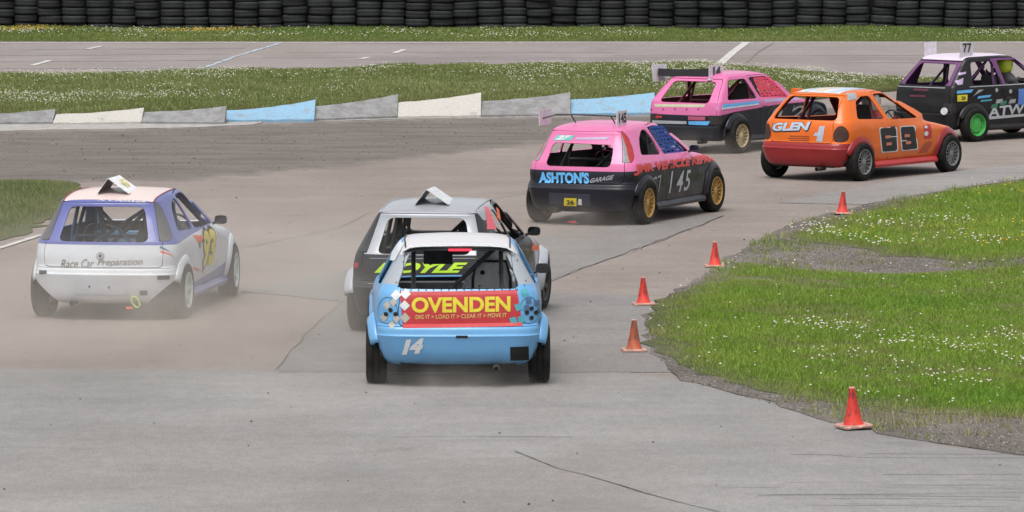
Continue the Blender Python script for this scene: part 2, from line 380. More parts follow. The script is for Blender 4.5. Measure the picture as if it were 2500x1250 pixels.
for i in range(NXB+1):
    x = X0+(X1-X0)*i/NXB; y0 = np.interp(x, fx, fy)+0.02; y1 = max(y0+0.5, np.interp(x, bxs, bys))
    for j in range(NYB+1):
        v = max(0, j-1)/(NYB-1); V.append((x, y0+(y1-y0)*v, float(bank_z(x, v)) if 0 < j and 0 < i < NXB else -0.02))
for i in range(NXB):
    for j in range(NYB):
        a = i*(NYB+1)+j; F.append((a, a+NYB+1, a+NYB+2, a+1))
tag(new_obj('grass_bank', mesh_from('grass_bank', V, F, True), m_soil), kind='structure')
# verge in front of the tyres
Y_WALL = G(1250, 79)[1]
def verge_z(x, y): return 0.02+0.05*np.clip((y-y_far1)/(Y_WALL-y_far1), 0, 1)**1.3+0.03*np.sin(x*0.9)*np.clip((y-y_far1)/3, 0, 1)
V = []; F = []
for i in range(101):
    x = -24+48*i/100
    for j in range(9):
        y = y_far1+0.06+(Y_WALL+3-y_far1)*max(0, j-1)/7; V.append((x, y, float(verge_z(x, y)) if j else -0.02))
for i in range(100):
    for j in range(8): a = i*9+j; F.append((a, a+9, a+10, a+1))
tag(new_obj('verge', mesh_from('verge', V, F, True), m_soil), kind='structure')

# ------------------------------------------------------------------ grass islands, gravel
isl1_px = [(1578, 805), (1584, 778), (1605, 752), (1645, 728), (1700, 700), (1752, 662), (1790, 648), (1835, 646), (1900, 655), (1960, 661), (2080, 668), (2200, 672), (2330, 664), (2420, 655), (2500, 648), (2760, 640),
           (2760, 1030), (2500, 1026), (2350, 1020), (2230, 1015), (2120, 1000), (2000, 985), (1900, 968), (1800, 945), (1720, 918), (1660, 898), (1625, 870), (1600, 842)]
isl2_px = [(1928, 576), (1960, 562), (2010, 545), (2070, 527), (2130, 511), (2190, 495), (2250, 481), (2330, 466), (2420, 453), (2500, 441), (2760, 410), (2760, 600), (2500, 634), (2400, 642), (2330, 640), (2240, 632), (2160, 626), (2110, 612), (2050, 602), (1965, 594)]
left_px = [(-260, 430), (0, 440), (110, 442), (182, 447), (212, 466), (190, 496), (150, 524), (90, 552), (40, 574), (0, 590), (-260, 640)]
gravel_px = [(1575, 790), (1600, 745), (1690, 690), (1760, 645), (1830, 600), (1930, 548), (2040, 520), (2110, 503), (2250, 474), (2500, 432), (2760, 400), (2760, 1125), (2500, 1112), (2340, 1092), (2150, 1060), (1950, 1008), (1800, 966), (1660, 930), (1610, 880), (1585, 840)]
isl1 = poly_px(isl1_px); isl2 = poly_px(isl2_px); leftg = poly_px(left_px); grav = poly_px(gravel_px)
sheet('gravel', ragged(grav, 0.4, 0.05), 0.012, m_gravel)
sheet('grass_island', ragged(isl1, 0.3, 0.06), 0.018, m_soil)
sheet('grass_island', ragged(isl2, 0.3, 0.06), 0.018, m_soil)
sheet('grass_patch', ragged(leftg, 0.3, 0.08), 0.012, m_soil)

def inside(poly, X, Y):
    r = np.zeros(len(X), bool); n = len(poly)
    for i in range(n):
        x0, y0 = poly[i]; x1, y1 = poly[(i+1) % n]
        c = ((y0 > Y) != (y1 > Y)) & (X < (x1-x0)*(Y-y0)/((y1-y0) if y1 != y0 else 1e-9)+x0); r ^= c
    return r
def edge_dist(poly, X, Y):
    d = np.full(len(X), 1e9); n = len(poly)
    for i in range(n):
        ax, ay = poly[i]; bx, by = poly[(i+1) % n]; dx, dy = bx-ax, by-ay; L = dx*dx+dy*dy+1e-9
        t = np.clip(((X-ax)*dx+(Y-ay)*dy)/L, 0, 1); d = np.minimum(d, np.hypot(X-ax-t*dx, Y-ay-t*dy))
    return d
def wob(X, Y, f, seed):
    s = seed*1.37
    return (np.sin(X*f+s)+np.sin(Y*f*0.73+2*s)+np.sin((X+Y)*f*0.61+3*s)+np.sin((X*0.8-Y*1.3)*f*1.9+s*5)+0.7*np.sin((X*2.3+Y*1.1)*f*2.1+s*7))/4.7
def grass_material(name, trans=0.25):
    m, t, b = nodes(name); a = t.nodes.new('ShaderNodeAttribute'); a.attribute_name = 'tint'
    t.links.new(a.outputs['Color'], b.inputs['Base Color']); b.inputs['Roughness'].default_value = 0.65; b.inputs['Specular IOR Level'].default_value = 0.25
    tr = t.nodes.new('ShaderNodeBsdfTranslucent'); t.links.new(a.outputs['Color'], tr.inputs['Color'])
    mx = t.nodes.new('ShaderNodeMixShader'); mx.inputs[0].default_value = trans
    t.links.new(b.outputs[0], mx.inputs[1]); t.links.new(tr.outputs[0], mx.inputs[2])
    t.links.new(mx.outputs[0], t.nodes['Material Output'].inputs['Surface']); return m
m_blade = grass_material('grass_blades')
def blades(name, X, Y, Z, H, W, C, label):
    """one tapering bent blade (two triangles) for every point"""
    n = len(X); az = RNG.uniform(0, 2*pi, n); ln = RNG.uniform(0.1, 0.75, n)*H; bd = RNG.uniform(0, 2*pi, n)
    ux, uy = np.cos(az)*W/2, np.sin(az)*W/2
    base = np.stack([X, Y, Z], 1); u = np.stack([ux, uy, np.zeros(n)], 1)
    lean = np.stack([np.cos(bd)*ln, np.sin(bd)*ln, np.zeros(n)], 1)
    mid = base+lean*0.3+np.stack([np.zeros(n)]*2+[H*0.6], 1); tip = base+lean+np.stack([np.zeros(n)]*2+[H], 1)
    a, b = base-u, base+u
    tris = np.stack([a, b, mid, a*0.25+mid*0.75-u*0.35, b*0.25+mid*0.75+u*0.35, tip], 1).reshape(-1, 3)
    me = fast_tris(name, tris, 3)
    at = me.attributes.new('tint', 'FLOAT_COLOR', 'POINT'); col = np.ones((n, 6, 4), np.float32); col[:, :, :3] = C[:, None, :]
    at.data.foreach_set('color', col.ravel())
    return tag(new_obj(name, me, m_blade), label, 'grass', kind='stuff')
def scatter(poly, dens, fall=None):
    xs = [p[0] for p in poly]; ys = [p[1] for p in poly]; A = (max(xs)-min(xs))*(max(ys)-min(ys))
    n = int(A*dens); X = RNG.uniform(min(xs), max(xs), n); Y = RNG.uniform(min(ys), max(ys), n)
    k = inside(poly, X, Y); return X[k], Y[k]
def tints(n, X, Y, lush, dry, f, seed, drybias=0.0):
    w = np.clip(0.5+0.55*wob(X, Y, f, seed)+drybias, 0, 1)[:, None]
    C = np.array(lush)*(1-w)+np.array(dry)*w
    return C*RNG.uniform(0.6, 1.35, n)[:, None]
LUSH, MIDG, DRY = (0.145, 0.280, 0.028), (0.280, 0.375, 0.058), (0.29, 0.265, 0.12)
def turf(name, poly, dens, hmax, label, seed, z0=0.016, lush=LUSH, dry=MIDG, edge=0.5, thin=0.55):
    X, Y = scatter(poly, dens); d = edge_dist(poly, X, Y)
    keep = RNG.uniform(0, 1, len(X)) < np.clip(0.15+d/edge+0.3*wob(X, Y, 3, seed), 0, 1)*np.clip(thin+0.8+0.9*wob(X, Y, 1.1, seed+3), 0.25, 1)
    bare = wob(X, Y, 2.6, seed+17)+0.35*wob(X, Y, 7.0, seed+19); keep &= RNG.uniform(0, 1, len(X)) > np.clip((bare-0.28)*3.0, 0, 0.8)
    X, Y, d, bare = X[keep], Y[keep], d[keep], bare[keep]; n = len(X)
    H = hmax*np.clip(0.35+0.65*d/edge, 0.3, 1)*(0.75+0.45*wob(X, Y, 1.7, seed+1))*RNG.uniform(0.5, 1.15, n)
    C = tints(n, X, Y, lush, dry, 0.9, seed); e = (np.clip(1-d/(edge*1.2), 0, 1)*RNG.uniform(0.2, 1, n))[:, None]
    C = C*(1-0.75*e)+np.array(DRY)*0.75*e
    q = (np.clip((bare-0.05)*1.6, 0, 0.75)*RNG.uniform(0.2, 1, n)+(RNG.uniform(0, 1, n) < 0.05)*0.7).clip(0, 0.9)[:, None]; C = C*(1-q)+np.array(DRY)*0.9*q
    return blades(name, X, Y, np.full(n, z0), H, RNG.uniform(0.006, 0.014, n), C, label)
turf('grass', isl1, 3400, 0.072, 'bright green grass with clover on the large island inside the bend', 1)
turf('grass', isl2, 2300, 0.095, 'longer green grass on the far island behind the gravel strip', 2)
turf('grass', leftg, 900, 0.09, 'dull green grass patch at the left edge of the track', 3, 0.012, (0.13, 0.18, 0.055), (0.20, 0.225, 0.09))
# weeds on the gravel
X, Y = scatter(grav, 420); k = (wob(X, Y, 2.3, 5)+0.4*wob(X, Y, 6, 15) > 0.22); X, Y = X[k], Y[k]
blades('weeds', X, Y, np.full(len(X), 0.012), RNG.uniform(0.03, 0.09, len(X)), RNG.uniform(0.008, 0.016, len(X)), tints(len(X), X, Y, LUSH, DRY, 2, 4, 0.2), 'sparse weeds sprouting through the gravel beside the islands')
# bank
n = 330000; X = RNG.uniform(X0, X1, n); v = RNG.uniform(0, 1, n); y0 = np.interp(X, fx, fy)+0.05; y1 = np.maximum(y0+0.5, np.interp(X, bxs, bys)); Y = y0+(y1-y0)*v; Z = bank_z(X, v)
k = RNG.uniform(0, 1, n) < np.clip(0.35+v*6+0.4*wob(X, Y, 2.0, 9), 0, 1); X, Y, Z, v = X[k], Y[k], Z[k], v[k]; n = len(X)
C = tints(n, X, Y, (0.16, 0.205, 0.06), (0.245, 0.27, 0.105), 0.7, 6); e = (np.clip(1-v/0.22, 0, 1)*np.clip(0.7+wob(X, Y, 0.8, 8), 0, 1)*RNG.uniform(0.3, 1, n))[:, None]
C = C*(1-0.8*e)+np.array((0.19, 0.155, 0.07))*0.8*e
blades('grass', X, Y, Z, 0.11*(0.8+0.5*wob(X, Y, 1.2, 7))*RNG.uniform(0.5, 1.2, n), RNG.uniform(0.012, 0.026, n), C, 'rough clover grass on the bank behind the kerb blocks')
# verge
n = 170000; X = RNG.uniform(-18, 18, n); Y = RNG.uniform(y_far1+0.1, Y_WALL+0.4, n); Z = verge_z(X, Y)
C = tints(n, X, Y, (0.135, 0.20, 0.045), (0.215, 0.255, 0.075), 0.8, 11); e = (np.clip(1-(Y-y_far1)/1.2, 0, 1)*RNG.uniform(0.2, 1, n))[:, None]; C = C*(1-0.6*e)+np.array((0.17, 0.15, 0.07))*0.6*e
blades('grass', X, Y, Z, 0.10*(0.8+0.6*wob(X, Y, 1.0, 12))*RNG.uniform(0.5, 1.2, n)*np.clip(0.4+(Y-y_far1)/2, 0, 1), RNG.uniform(0.015, 0.032, n), C, 'green verge grass along the foot of the tyre wall')

# clover and hawkbit heads
def heads(name, X, Y, Z, r, col, label, cat, rough=0.8):
    n = len(X); u = np.array([(1, 0, 0), (0.31, 0.95, 0), (-0.81, 0.59, 0), (-0.81, -0.59, 0), (0.31, -0.95, 0)]); V = []
    top = np.array((0, 0, 0.75)); bot = np.array((0, 0, -0.6)); T = []
    for i in range(5): T += [u[i], u[(i+1) % 5], top, u[(i+1) % 5], u[i], bot]
    T = np.array(T); c = np.stack([X, Y, Z], 1)
    V = (c[:, None, :]+T[None]*r[:, None, None]).reshape(-1, 3)
    me = fast_tris(name, V, 3); return tag(new_obj(name, me, plain('petals_'+cat.split()[0]+str(len(_mc)), col, rough, var=0.12)), label, cat, kind='stuff')
WHITE_P = (0.56, 0.54, 0.45, 1); YEL_P = (0.62, 0.42, 0.02, 1)
def flower_pts(poly, dens, f, seed, thr, bias=None):
    X, Y = scatter(poly, dens); w = wob(X, Y, f, seed)+0.5*wob(X, Y, f*3.1, seed+1)
    if bias is not None: w = w+bias(X, Y)
    k = RNG.uniform(0, 1, len(X)) < np.clip((w-thr)*2.2, 0.02, 1); return X[k], Y[k]
near = lambda X, Y: np.clip((47-Y)/6, -0.35, 0.45)
X, Y = flower_pts(isl1, 110, 0.9, 21, 0.30, near); heads('clover_flowers', X, Y, 0.03+RNG.uniform(0.06, 0.13, len(X)), RNG.uniform(0.007, 0.015, len(X)), WHITE_P, 'small white clover heads scattered over the large island', 'clover')
X, Y = flower_pts(isl2, 60, 0.8, 31, 0.3); heads('clover_flowers', X, Y, 0.03+RNG.uniform(0.07, 0.14, len(X)), RNG.uniform(0.010, 0.018, len(X)), WHITE_P, 'small white clover heads on the far island', 'clover')
X, Y = flower_pts(isl2, 5, 0.8, 34, 0.0); heads('yellow_flowers', X, Y, 0.03+RNG.uniform(0.1, 0.17, len(X)), RNG.uniform(0.010, 0.016, len(X)), YEL_P, 'few yellow hawkbit heads on the far island', 'wildflower')
n = 26000; X = RNG.uniform(X0, X1, n); v = RNG.uniform(0.12, 0.98, n); y0 = np.interp(X, fx, fy); y1 = np.maximum(y0+0.5, np.interp(X, bxs, bys)); Y = y0+(y1-y0)*v
w = wob(X, Y*1.6, 0.55, 41)+0.6*wob(X, Y*2, 1.9, 42)+0.25*np.clip(X/6, -0.3, 1)-1.0*np.clip(0.3-v, 0, 1)*2; k = RNG.uniform(0, 1, n) < np.clip((w-0.12)*1.9, 0.03, 1)
heads('clover_flowers', X[k], Y[k], bank_z(X[k], v[k])+RNG.uniform(0.07, 0.15, k.sum()), RNG.uniform(0.008, 0.017, k.sum()), WHITE_P, 'drifts of white clover heads on the bank behind the kerb', 'clover')
n = 9000; X = RNG.uniform(-18, 18, n); Y = RNG.uniform(y_far1+1.5, Y_WALL, n); w = wob(X, Y, 0.5, 51)+0.5*wob(X, Y, 2, 52); k = RNG.uniform(0, 1, n) < np.clip((w+0.15)*0.8, 0.02, 1)
heads('clover_flowers', X[k], Y[k], verge_z(X[k], Y[k])+RNG.uniform(0.05, 0.12, k.sum()), RNG.uniform(0.012, 0.024, k.sum()), WHITE_P, 'white clover heads on the verge below the tyre wall', 'clover')
n = 500; X = np.concatenate([RNG.normal(-8.0, 0.8, 300), RNG.normal(-12.6, 0.5, 200)]); Y = RNG.uniform(Y_WALL-2.2, Y_WALL-0.2, n)
heads('yellow_flowers', X, Y, verge_z(X, Y)+RNG.uniform(0.06, 0.12, n), RNG.uniform(0.012, 0.02, n), (0.55, 0.33, 0.02, 1), 'orange yellow flower heads below the left half of the tyre wall', 'wildflower')
# stones
def stones(name, X, Y, Z, r, label):
    n = len(X); b = RNG.uniform(0.5, 1.2, (n, 6)); ax = np.array([(1, 0, 0), (0, 1, 0), (-1, 0, 0), (0, -1, 0), (0, 0, 0.8), (0, 0, -0.4)])
    P = (ax[None]*b[:, :, None])*r[:, None, None]; a = RNG.uniform(0, 2*pi, n); ca, sa = np.cos(a)[:, None], np.sin(a)[:, None]
    Q = np.stack([P[:, :, 0]*ca-P[:, :, 1]*sa, P[:, :, 0]*sa+P[:, :, 1]*ca, P[:, :, 2]], 2)+np.stack([X, Y, Z], 1)[:, None, :]
    idx = [0, 1, 4, 1, 2, 4, 2, 3, 4, 3, 0, 4, 1, 0, 5, 2, 1, 5, 3, 2, 5, 0, 3, 5]
    me = fast_tris(name, Q[:, idx].reshape(-1, 3), 3)
    at = me.attributes.new('tint', 'FLOAT_COLOR', 'POINT'); t = 0.05+0.22*RNG.uniform(0, 1, n)**1.8; col = np.ones((n, 24, 4), np.float32); col[:, :, :3] = (t[:, None]*np.array((1, 0.91, 0.82)))[:, None, :]
    at.data.foreach_set('color', col.ravel()); return tag(new_obj(name, me, m_stone), label, 'gravel', kind='stuff')
m_stone, t_, b_ = nodes('loose_stones'); a_ = t_.nodes.new('ShaderNodeAttribute'); a_.attribute_name = 'tint'; t_.links.new(a_.outputs['Color'], b_.inputs['Base Color']); b_.inputs['Roughness'].default_value = 0.9
X, Y = scatter(grav, 480); k = ~(inside(isl1, X, Y) & (edge_dist(isl1, X, Y) > 0.3)) & ~(inside(isl2, X, Y) & (edge_dist(isl2, X, Y) > 0.3)); X, Y = X[k], Y[k]
stones('gravel_stones', X, Y, np.full(len(X), 0.012), RNG.uniform(0.004, 0.015, len(X))*RNG.uniform(0.6, 1.3, len(X)), 'grey stone chippings between and around the grass islands')
dp = poly_px(dirt_px) if 'dirt_px' in globals() else dirt
X, Y = scatter(dp, 9); stones('dirt_stones', X, Y, np.full(len(X), 0.003), RNG.uniform(0.006, 0.020, len(X))*RNG.uniform(.5, 1.3, len(X)), 'loose stones and clods on the dirt below the kerb')
X, Y = scatter(poly_px([(0, 460), (2400, 460), (2500, 1240), (0, 1240)]), 0.45); stones('track_debris', X, Y, np.full(len(X), 0.012), RNG.uniform(0.006, 0.018, len(X)), 'scattered specks of rubber and grit on the track')

# ------------------------------------------------------------------ tyre wall
m_rub = plain('weathered_rubber', (0.0125, 0.014, 0.0155, 1), 0.85, var=0.25, scale=3); m_rub.node_tree.nodes['Principled BSDF'].inputs['Specular IOR Level'].default_value = 0.25
def tyre_mesh(R_, w, name):
    mb = MB(); h = w/2
    prof = [(R_*0.60, -h*0.75), (R_*0.80, -h*1.0), (R_*0.93, -h*0.93), (R_*0.985, -h*0.72), (R_, -h*0.45), (R_*1.0, -h*0.1), (R_*0.985, 0), (R_*1.0, h*0.1), (R_, h*0.45), (R_*0.985, h*0.72), (R_*0.93, h*0.93), (R_*0.80, h), (R_*0.60, h*0.75)]
    mb.lathe(prof, 28, axis='z'); o = mb.build(name, plain('weathered_rubber_%d' % len(_mc), tuple((0.0125+0.004*(len(_mc) % 3)-.003)*q for q in (.9, 1, 1.1))+(1,), 0.85, var=0.3, scale=3), smooth=True, split=60); me = o.data; bpy.data.objects.remove(o); return me
wall = tag(empty('tyre_wall', (0, Y_WALL+0.4, 0)), 'long black wall of stacked tyres behind the far grass verge', 'tyre wall')
TP = 0.645; TH = 0.208
tme = [tyre_mesh(0.322, 0.204, 'tyre'), tyre_mesh(0.315, 0.200, 'tyre'), tyre_mesh(0.326, 0.206, 'tyre')]
for i in range(48):
    x = -15.4+i*TP*1.0; z = float(verge_z(x, Y_WALL))-0.06+random.uniform(-0.05, 0.02)
    lx, ly = random.gauss(0, .010), random.gauss(0, .012)
    for k in range(6):
        o = new_obj('tyre', random.choice(tme), (), wall); o.location = (x+random.gauss(0, 0.012)+lx*k, random.gauss(0, 0.018)+ly*k, z+0.1+k*TH)
        o.rotation_euler = (random.gauss(0, 0.012), random.gauss(0, 0.015), random.uniform(0, 6.28))

mb = MB(); mb.box(-15.8, 15.8, .36, .40, .0, 1.45); mb.build('sky_block_panel', m_rub, wall)  # dark panel added behind the tyres so no sky shows between them
# ------------------------------------------------------------------ traffic cones
def cone_material(name, col, grime, amt):
    m, t, b = nodes(name); tc = t.nodes.new('ShaderNodeTexCoord'); mp = t.nodes.new('ShaderNodeMapping'); mp.inputs['Scale'].default_value = (1, 1, 0.35); mp.inputs['Rotation'].default_value = (0.5, 0.3, 0); t.links.new(tc.outputs['Object'], mp.inputs[0])
    n = noise(t, 22, 6, 0.75, mp.outputs[0]); r = ramp(t, n.outputs[0], 0.62-amt, 0.70-amt*0.5); n2 = noise(t, 5, 3, 0.5, tc.outputs['Object']); r2 = ramp(t, n2.outputs[0], 0.3, 0.75, (0.78, 0.78, 0.78, 1), (1.1, 1.1, 1.1, 1))
    c = mix(t, r.outputs[0], col, grime); c = mix(t, 1.0, c, r2.outputs[0], 'MULTIPLY'); t.links.new(c, b.inputs['Base Color']); b.inputs['Roughness'].default_value = 0.55; return m
cm_red = cone_material('dirty_red_plastic', (0.62, 0.036, 0.020, 1), (0.09, 0.022, 0.022, 1), 0.12)
cm_dark = cone_material('grimy_orange_plastic', (0.42, 0.085, 0.03, 1), (0.11, 0.055, 0.045, 1), 0.16)
cm_base = plain('scuffed_cone_base', (0.42, 0.24, 0.19, 1), 0.7, var=0.4, scale=25)
cm_rim = plain('bleached_cone_tip', (0.75, 0.42, 0.33, 1), 0.6)
def cone(px, py, h, rz, mat, label, lean=(0, 0), z=0.0):
    g = G(px, py, z); r = tag(empty('traffic_cone', (g[0], g[1], z), rz), label, 'cone', 'marker cones along the inside of the bend')
    r.rotation_euler = (lean[0], lean[1], rz); bw = h*0.39
    mb = MB(); bw2 = bw*0.985
    ring = lambda s, zz: [(x*s, y*s, zz) for x, y in ((-1, -.82), (-.82, -1), (.82, -1), (1, -.82), (1, .82), (.82, 1), (-.82, 1), (-1, .82))]
    V = ring(bw, 0.004)+ring(bw, 0.016)+ring(bw*0.95, 0.024); F = [tuple(range(7, -1, -1)), tuple(range(16, 24))]
    for a in (0, 8): F += [(a+k, a+(k+1) % 8, a+8+(k+1) % 8, a+8+k) for k in range(8)]
    mb.add(V, F); mb.build('base', cm_base, r)
    mb = MB(); mb.lathe([(h*0.265, 0.022), (h*0.25, 0.034), (h*0.225, h*0.14), (h*0.14, h*0.56), (h*0.086, h*0.9), (h*0.076, h*0.985), (h*0.060, h*0.99), (h*0.060, h*0.9)], 24, 'z'); mb.build('cone_body', mat, r, True)
    mb = MB(); mb.lathe([(h*0.078, h*0.975), (h*0.078, h*1.0), (h*0.055, h*1.0), (h*0.055, h*0.97)], 20, 'z'); mb.build('tip_ring', cm_rim, r, True)
cone(2084, 1042, 0.335, 0.35, cm_red, 'nearest red cone standing tilted on gravel, right foreground', (0.02, -0.06), 0.022)
cone(1548, 857, 0.305, 0.05, cm_dark, 'darkest, grimy brown orange cone at the tip of the grass island', (0, 0.0), 0.01)
cone(1571, 744, 0.295, 0.1, cm_red, 'red cone with a dark streak, just beyond the brown one', (0, -0.02), 0.01)
cone(1745, 651, 0.29, 0.0, cm_red, 'red cone on the track beside the gravel strip', (0, 0), 0.004)
cone(2056, 522, 0.30, 0.2, cm_red, 'farthest red cone below the orange car, near the far grass island', (0, 0.05), 0.02)
# ------------------------------------------------------------------ car bodies: plan outlines stacked into a shell, cut into panels
def pchip(x, y, q):
    x = np.asarray(x, float); y = np.asarray(y, float); h = np.diff(x); d = np.diff(y)/h; m = np.zeros(len(x))
    for i in range(1, len(x)-1):
        if d[i-1]*d[i] > 0:
            w1 = 2*h[i]+h[i-1]; w2 = h[i]+2*h[i-1]; m[i] = (w1+w2)/(w1/d[i-1]+w2/d[i])
    m[0], m[-1] = d[0], d[-1]
    i = np.clip(np.searchsorted(x, q)-1, 0, len(x)-2); t = (q-x[i])/h[i]
    return ((1+2*t)*(1-t)**2*y[i]+t*(1-t)**2*h[i]*m[i]+t*t*(3-2*t)*y[i+1]+t*t*(t-1)*h[i]*m[i+1])
def chaikin(p, n=3):
    for _ in range(n):
        q = []
        for i in range(len(p)):
            a, b = p[i], p[(i+1) % len(p)]
            q += [(a[0]*.75+b[0]*.25, a[1]*.75+b[1]*.25), (a[0]*.25+b[0]*.75, a[1]*.25+b[1]*.75)]
        p = q
    return p
def roundpoly(pts, r=0.05):
    """cut every corner back by r before smoothing, so only the corners go round"""
    out = []
    n = len(pts)
    for i in range(n):
        p = Vector(pts[i]); a = Vector(pts[i-1]); b = Vector(pts[(i+1) % n])
        la, lb = (a-p).length, (b-p).length
        A = p+(a-p)*min(0.45, r/la); B = p+(b-p)*min(0.45, r/lb)
        for t in (0, .25, .5, .75, 1): 
            q = A*(1-t)**2+p*2*t*(1-t)+B*t*t; out.append((q.x, q.y))
    return out
def sdf(poly, A, B):
    """signed distance, positive inside"""
    d = np.full(len(A), 1e9); r = np.zeros(len(A), bool); n = len(poly)
    for i in range(n):
        ax, ay = poly[i]; bx, by = poly[(i+1) % n]; dx, dy = bx-ax, by-ay; L = dx*dx+dy*dy+1e-12
        t = np.clip(((A-ax)*dx+(B-ay)*dy)/L, 0, 1); d = np.minimum(d, np.hypot(A-ax-t*dx, B-ay-t*dy))
        r ^= ((ay > B) != (by > B)) & (A < (bx-ax)*(B-ay)/((by-ay) if by != ay else 1e-12)+ax)
    return np.where(r, d, -d)

class Shell:
    """V: vertices; polys: [indices, material]"""
    def __init__(s, rows, bend, sub=5, seed=1):
        rows = np.array(rows, float); K = len(rows); q = np.linspace(0, K-1, (K-1)*sub+1)
        c = [pchip(np.arange(K), rows[:, i], q) for i in range(rows.shape[1])]
        s.V = []; s.P = []; NR, NC, NS, NF = 18, 9, 64, 14; lev = []
        for k in range(len(q)):
            z, xr, xf, w, rr, rf, br, bf, kr, kf = [c[i][k] for i in range(10)]
            w = max(w, 0.004); rr = min(rr, w*0.8, (xf-xr)*0.4); rf = min(rf, w*0.8, (xf-xr)*0.4); wr, wf = w*kr, w*kf; xm = 0.45*xr+0.55*xf-0.1; pts = []
            xcr, xcf = xr+br*min(1, w/0.3), xf-bf*min(1, w/0.3)
            ysd = lambda x: w-(w-wr)*((xm-x)/(xm-xcr))**2 if x < xm else w-(w-wf)*((x-xm)/(xcf-xm))**2
            xre = lambda y: xr+(xcr-xr)*(y/wr)**2
            xfe = lambda y: xf-(xf-xcf)*(y/wf)**2
            for i in range(NR): y = (wr-rr)*i/NR; pts.append((xre(y), y))
            A = (xre(wr-rr), wr-rr); B = (xcr+rr, ysd(xcr+rr)); C = (xcr, wr)
            for i in range(NC): t = i/NC; pts.append((A[0]*(1-t)**2+2*C[0]*t*(1-t)+B[0]*t*t, A[1]*(1-t)**2+2*C[1]*t*(1-t)+B[1]*t*t))
            xa, xb = xcr+rr, xcf-rf
            for i in range(NS): x = xa+(xb-xa)*i/NS; pts.append((x, ysd(x)))
            A = (xb, ysd(xb)); B = (xfe(wf-rf), wf-rf); C = (xcf, wf)
            for i in range(NC): t = i/NC; pts.append((A[0]*(1-t)**2+2*C[0]*t*(1-t)+B[0]*t*t, A[1]*(1-t)**2+2*C[1]*t*(1-t)+B[1]*t*t))
            for i in range(NF+1): y = (wf-rf)*(1-i/NF); pts.append((xfe(y), y))
            ring = [(x, y) for x, y in pts]+[(x, -y) for x, y in pts[-2:0:-1]]
            lev.append(len(s.V))
            for x, y in ring:
                zz = z+bend(x, z); ph = seed*2.3   # knocked-about panels: shallow dents
                d1 = sin(5.1*y+4.3*zz+ph)+.8*sin(11*y-9*zz+2*ph)+.6*sin(17*zz+6*x+3*ph); d2 = sin(3.7*x+5*zz+ph)+.8*sin(8*x-7*zz+2*ph)+.6*sin(15*x+11*zz+4*ph)
                s.V.append((x+.0028*d1*min(1, abs(x-.8)), y+(1 if y > 0 else -1)*.0032*d2*min(1, abs(y)/.2), zz))
        n = len(ring); s.n = n
        for k in range(len(q)-1):
            a, b = lev[k], lev[k+1]
            for i in range(n): j = (i+1) % n; s.P.append(([a+i, b+i, b+j, a+j], 0))
        s.bvh = BVHTree.FromPolygons([Vector(v) for v in s.V], [p[0] for p in s.P])
        s.cache = {}
    def split(s, polys, g):
        """g(x,y,z arrays) > 0 -> first list, else second; new vertices on the border are shared"""
        A = np.array(s.V); val = g(A[:, 0], A[:, 1], A[:, 2]); val = np.where(np.abs(val) < 1e-6, 1e-6, val); cut = {}; ins = []; out = []
        for idx, m in polys:
            pos = [val[i] > 0 for i in idx]
            if all(pos): ins.append((idx, m)); continue
            if not any(pos): out.append((idx, m)); continue
            a = []; b = []; n = len(idx)
            for k in range(n):
                i, j = idx[k], idx[(k+1) % n]; (a if pos[k] else b).append(i)
                if pos[k] != pos[(k+1) % n]:
                    key = (min(i, j), max(i, j))
                    if key not in cut:
                        t = val[key[0]]/(val[key[0]]-val[key[1]]); v0, v1 = s.V[key[0]], s.V[key[1]]
                        s.V.append(tuple(v0[q]+(v1[q]-v0[q])*t for q in range(3))); cut[key] = len(s.V)-1
                    a.append(cut[key]); b.append(cut[key])
            if len(a) > 2: ins.append((a, m))
            if len(b) > 2: out.append((b, m))
        return ins, out
    def take(s, polys, g, gap=0.0):
        """pull a panel out of the shell, leaving a shut line of width 2*gap"""
        a, rest = s.split(polys, lambda x, y, z: g(x, y, z)-gap)
        if gap:
            _, rest = s.split(rest, lambda x, y, z: g(x, y, z)+gap)
        return a, rest
    def recolour(s, polys, g, m):
        a, b = s.split(polys, g); return [(i, m) for i, _ in a]+b
    def build(s, name, polys, mats, inner, parent, thick=0.014):
        used = {}; F = []; M = []
        for idx, m in polys:
            f = []
            for i in idx:
                if i not in used: used[i] = len(used)
                if not f or f[-1] != used[i]: f.append(used[i])
            if len(f) > 2 and f[0] == f[-1]: f = f[:-1]
            if len(f) > 2: F.append(f); M.append(m)
        V = [None]*len(used)
        for i, k in used.items(): V[k] = s.V[i]
        me = mesh_from(name, V, F, True, M)
        bm = bmesh.new(); bm.from_mesh(me); bmesh.ops.remove_doubles(bm, verts=bm.verts, dist=1e-5); bmesh.ops.dissolve_degenerate(bm, dist=1e-5, edges=bm.edges)
        bm.to_mesh(me); bm.free()
        o = new_obj(name, me, list(mats)+[inner], parent)
        md = o.modifiers.new('thickness', 'SOLIDIFY'); md.thickness = thick; md.offset = -1; md.material_offset = 20; md.material_offset_rim = 0
        md = o.modifiers.new('edges', 'EDGE_SPLIT'); md.split_angle = radians(38)
        return o
    def hit(s, face, a, b):
        """surface point and normal: rear (a=y,b=z), right/left (a=x,b=z), top (a=x,b=y)"""
        o, d = {'rear': ((-3, a, b), (1, 0, 0)), 'right': ((a, -3, b), (0, 1, 0)), 'left': ((a, 3, b), (0, -1, 0)), 'top': ((a, b, 4), (0, 0, -1)), 'front': ((6, a, b), (-1, 0, 0))}[face]
        p, n, i, dd = s.bvh.ray_cast(Vector(o), Vector(d))
        if p is None: return None
        if n.dot(Vector(d)) > 0: n = -n
        return p, n

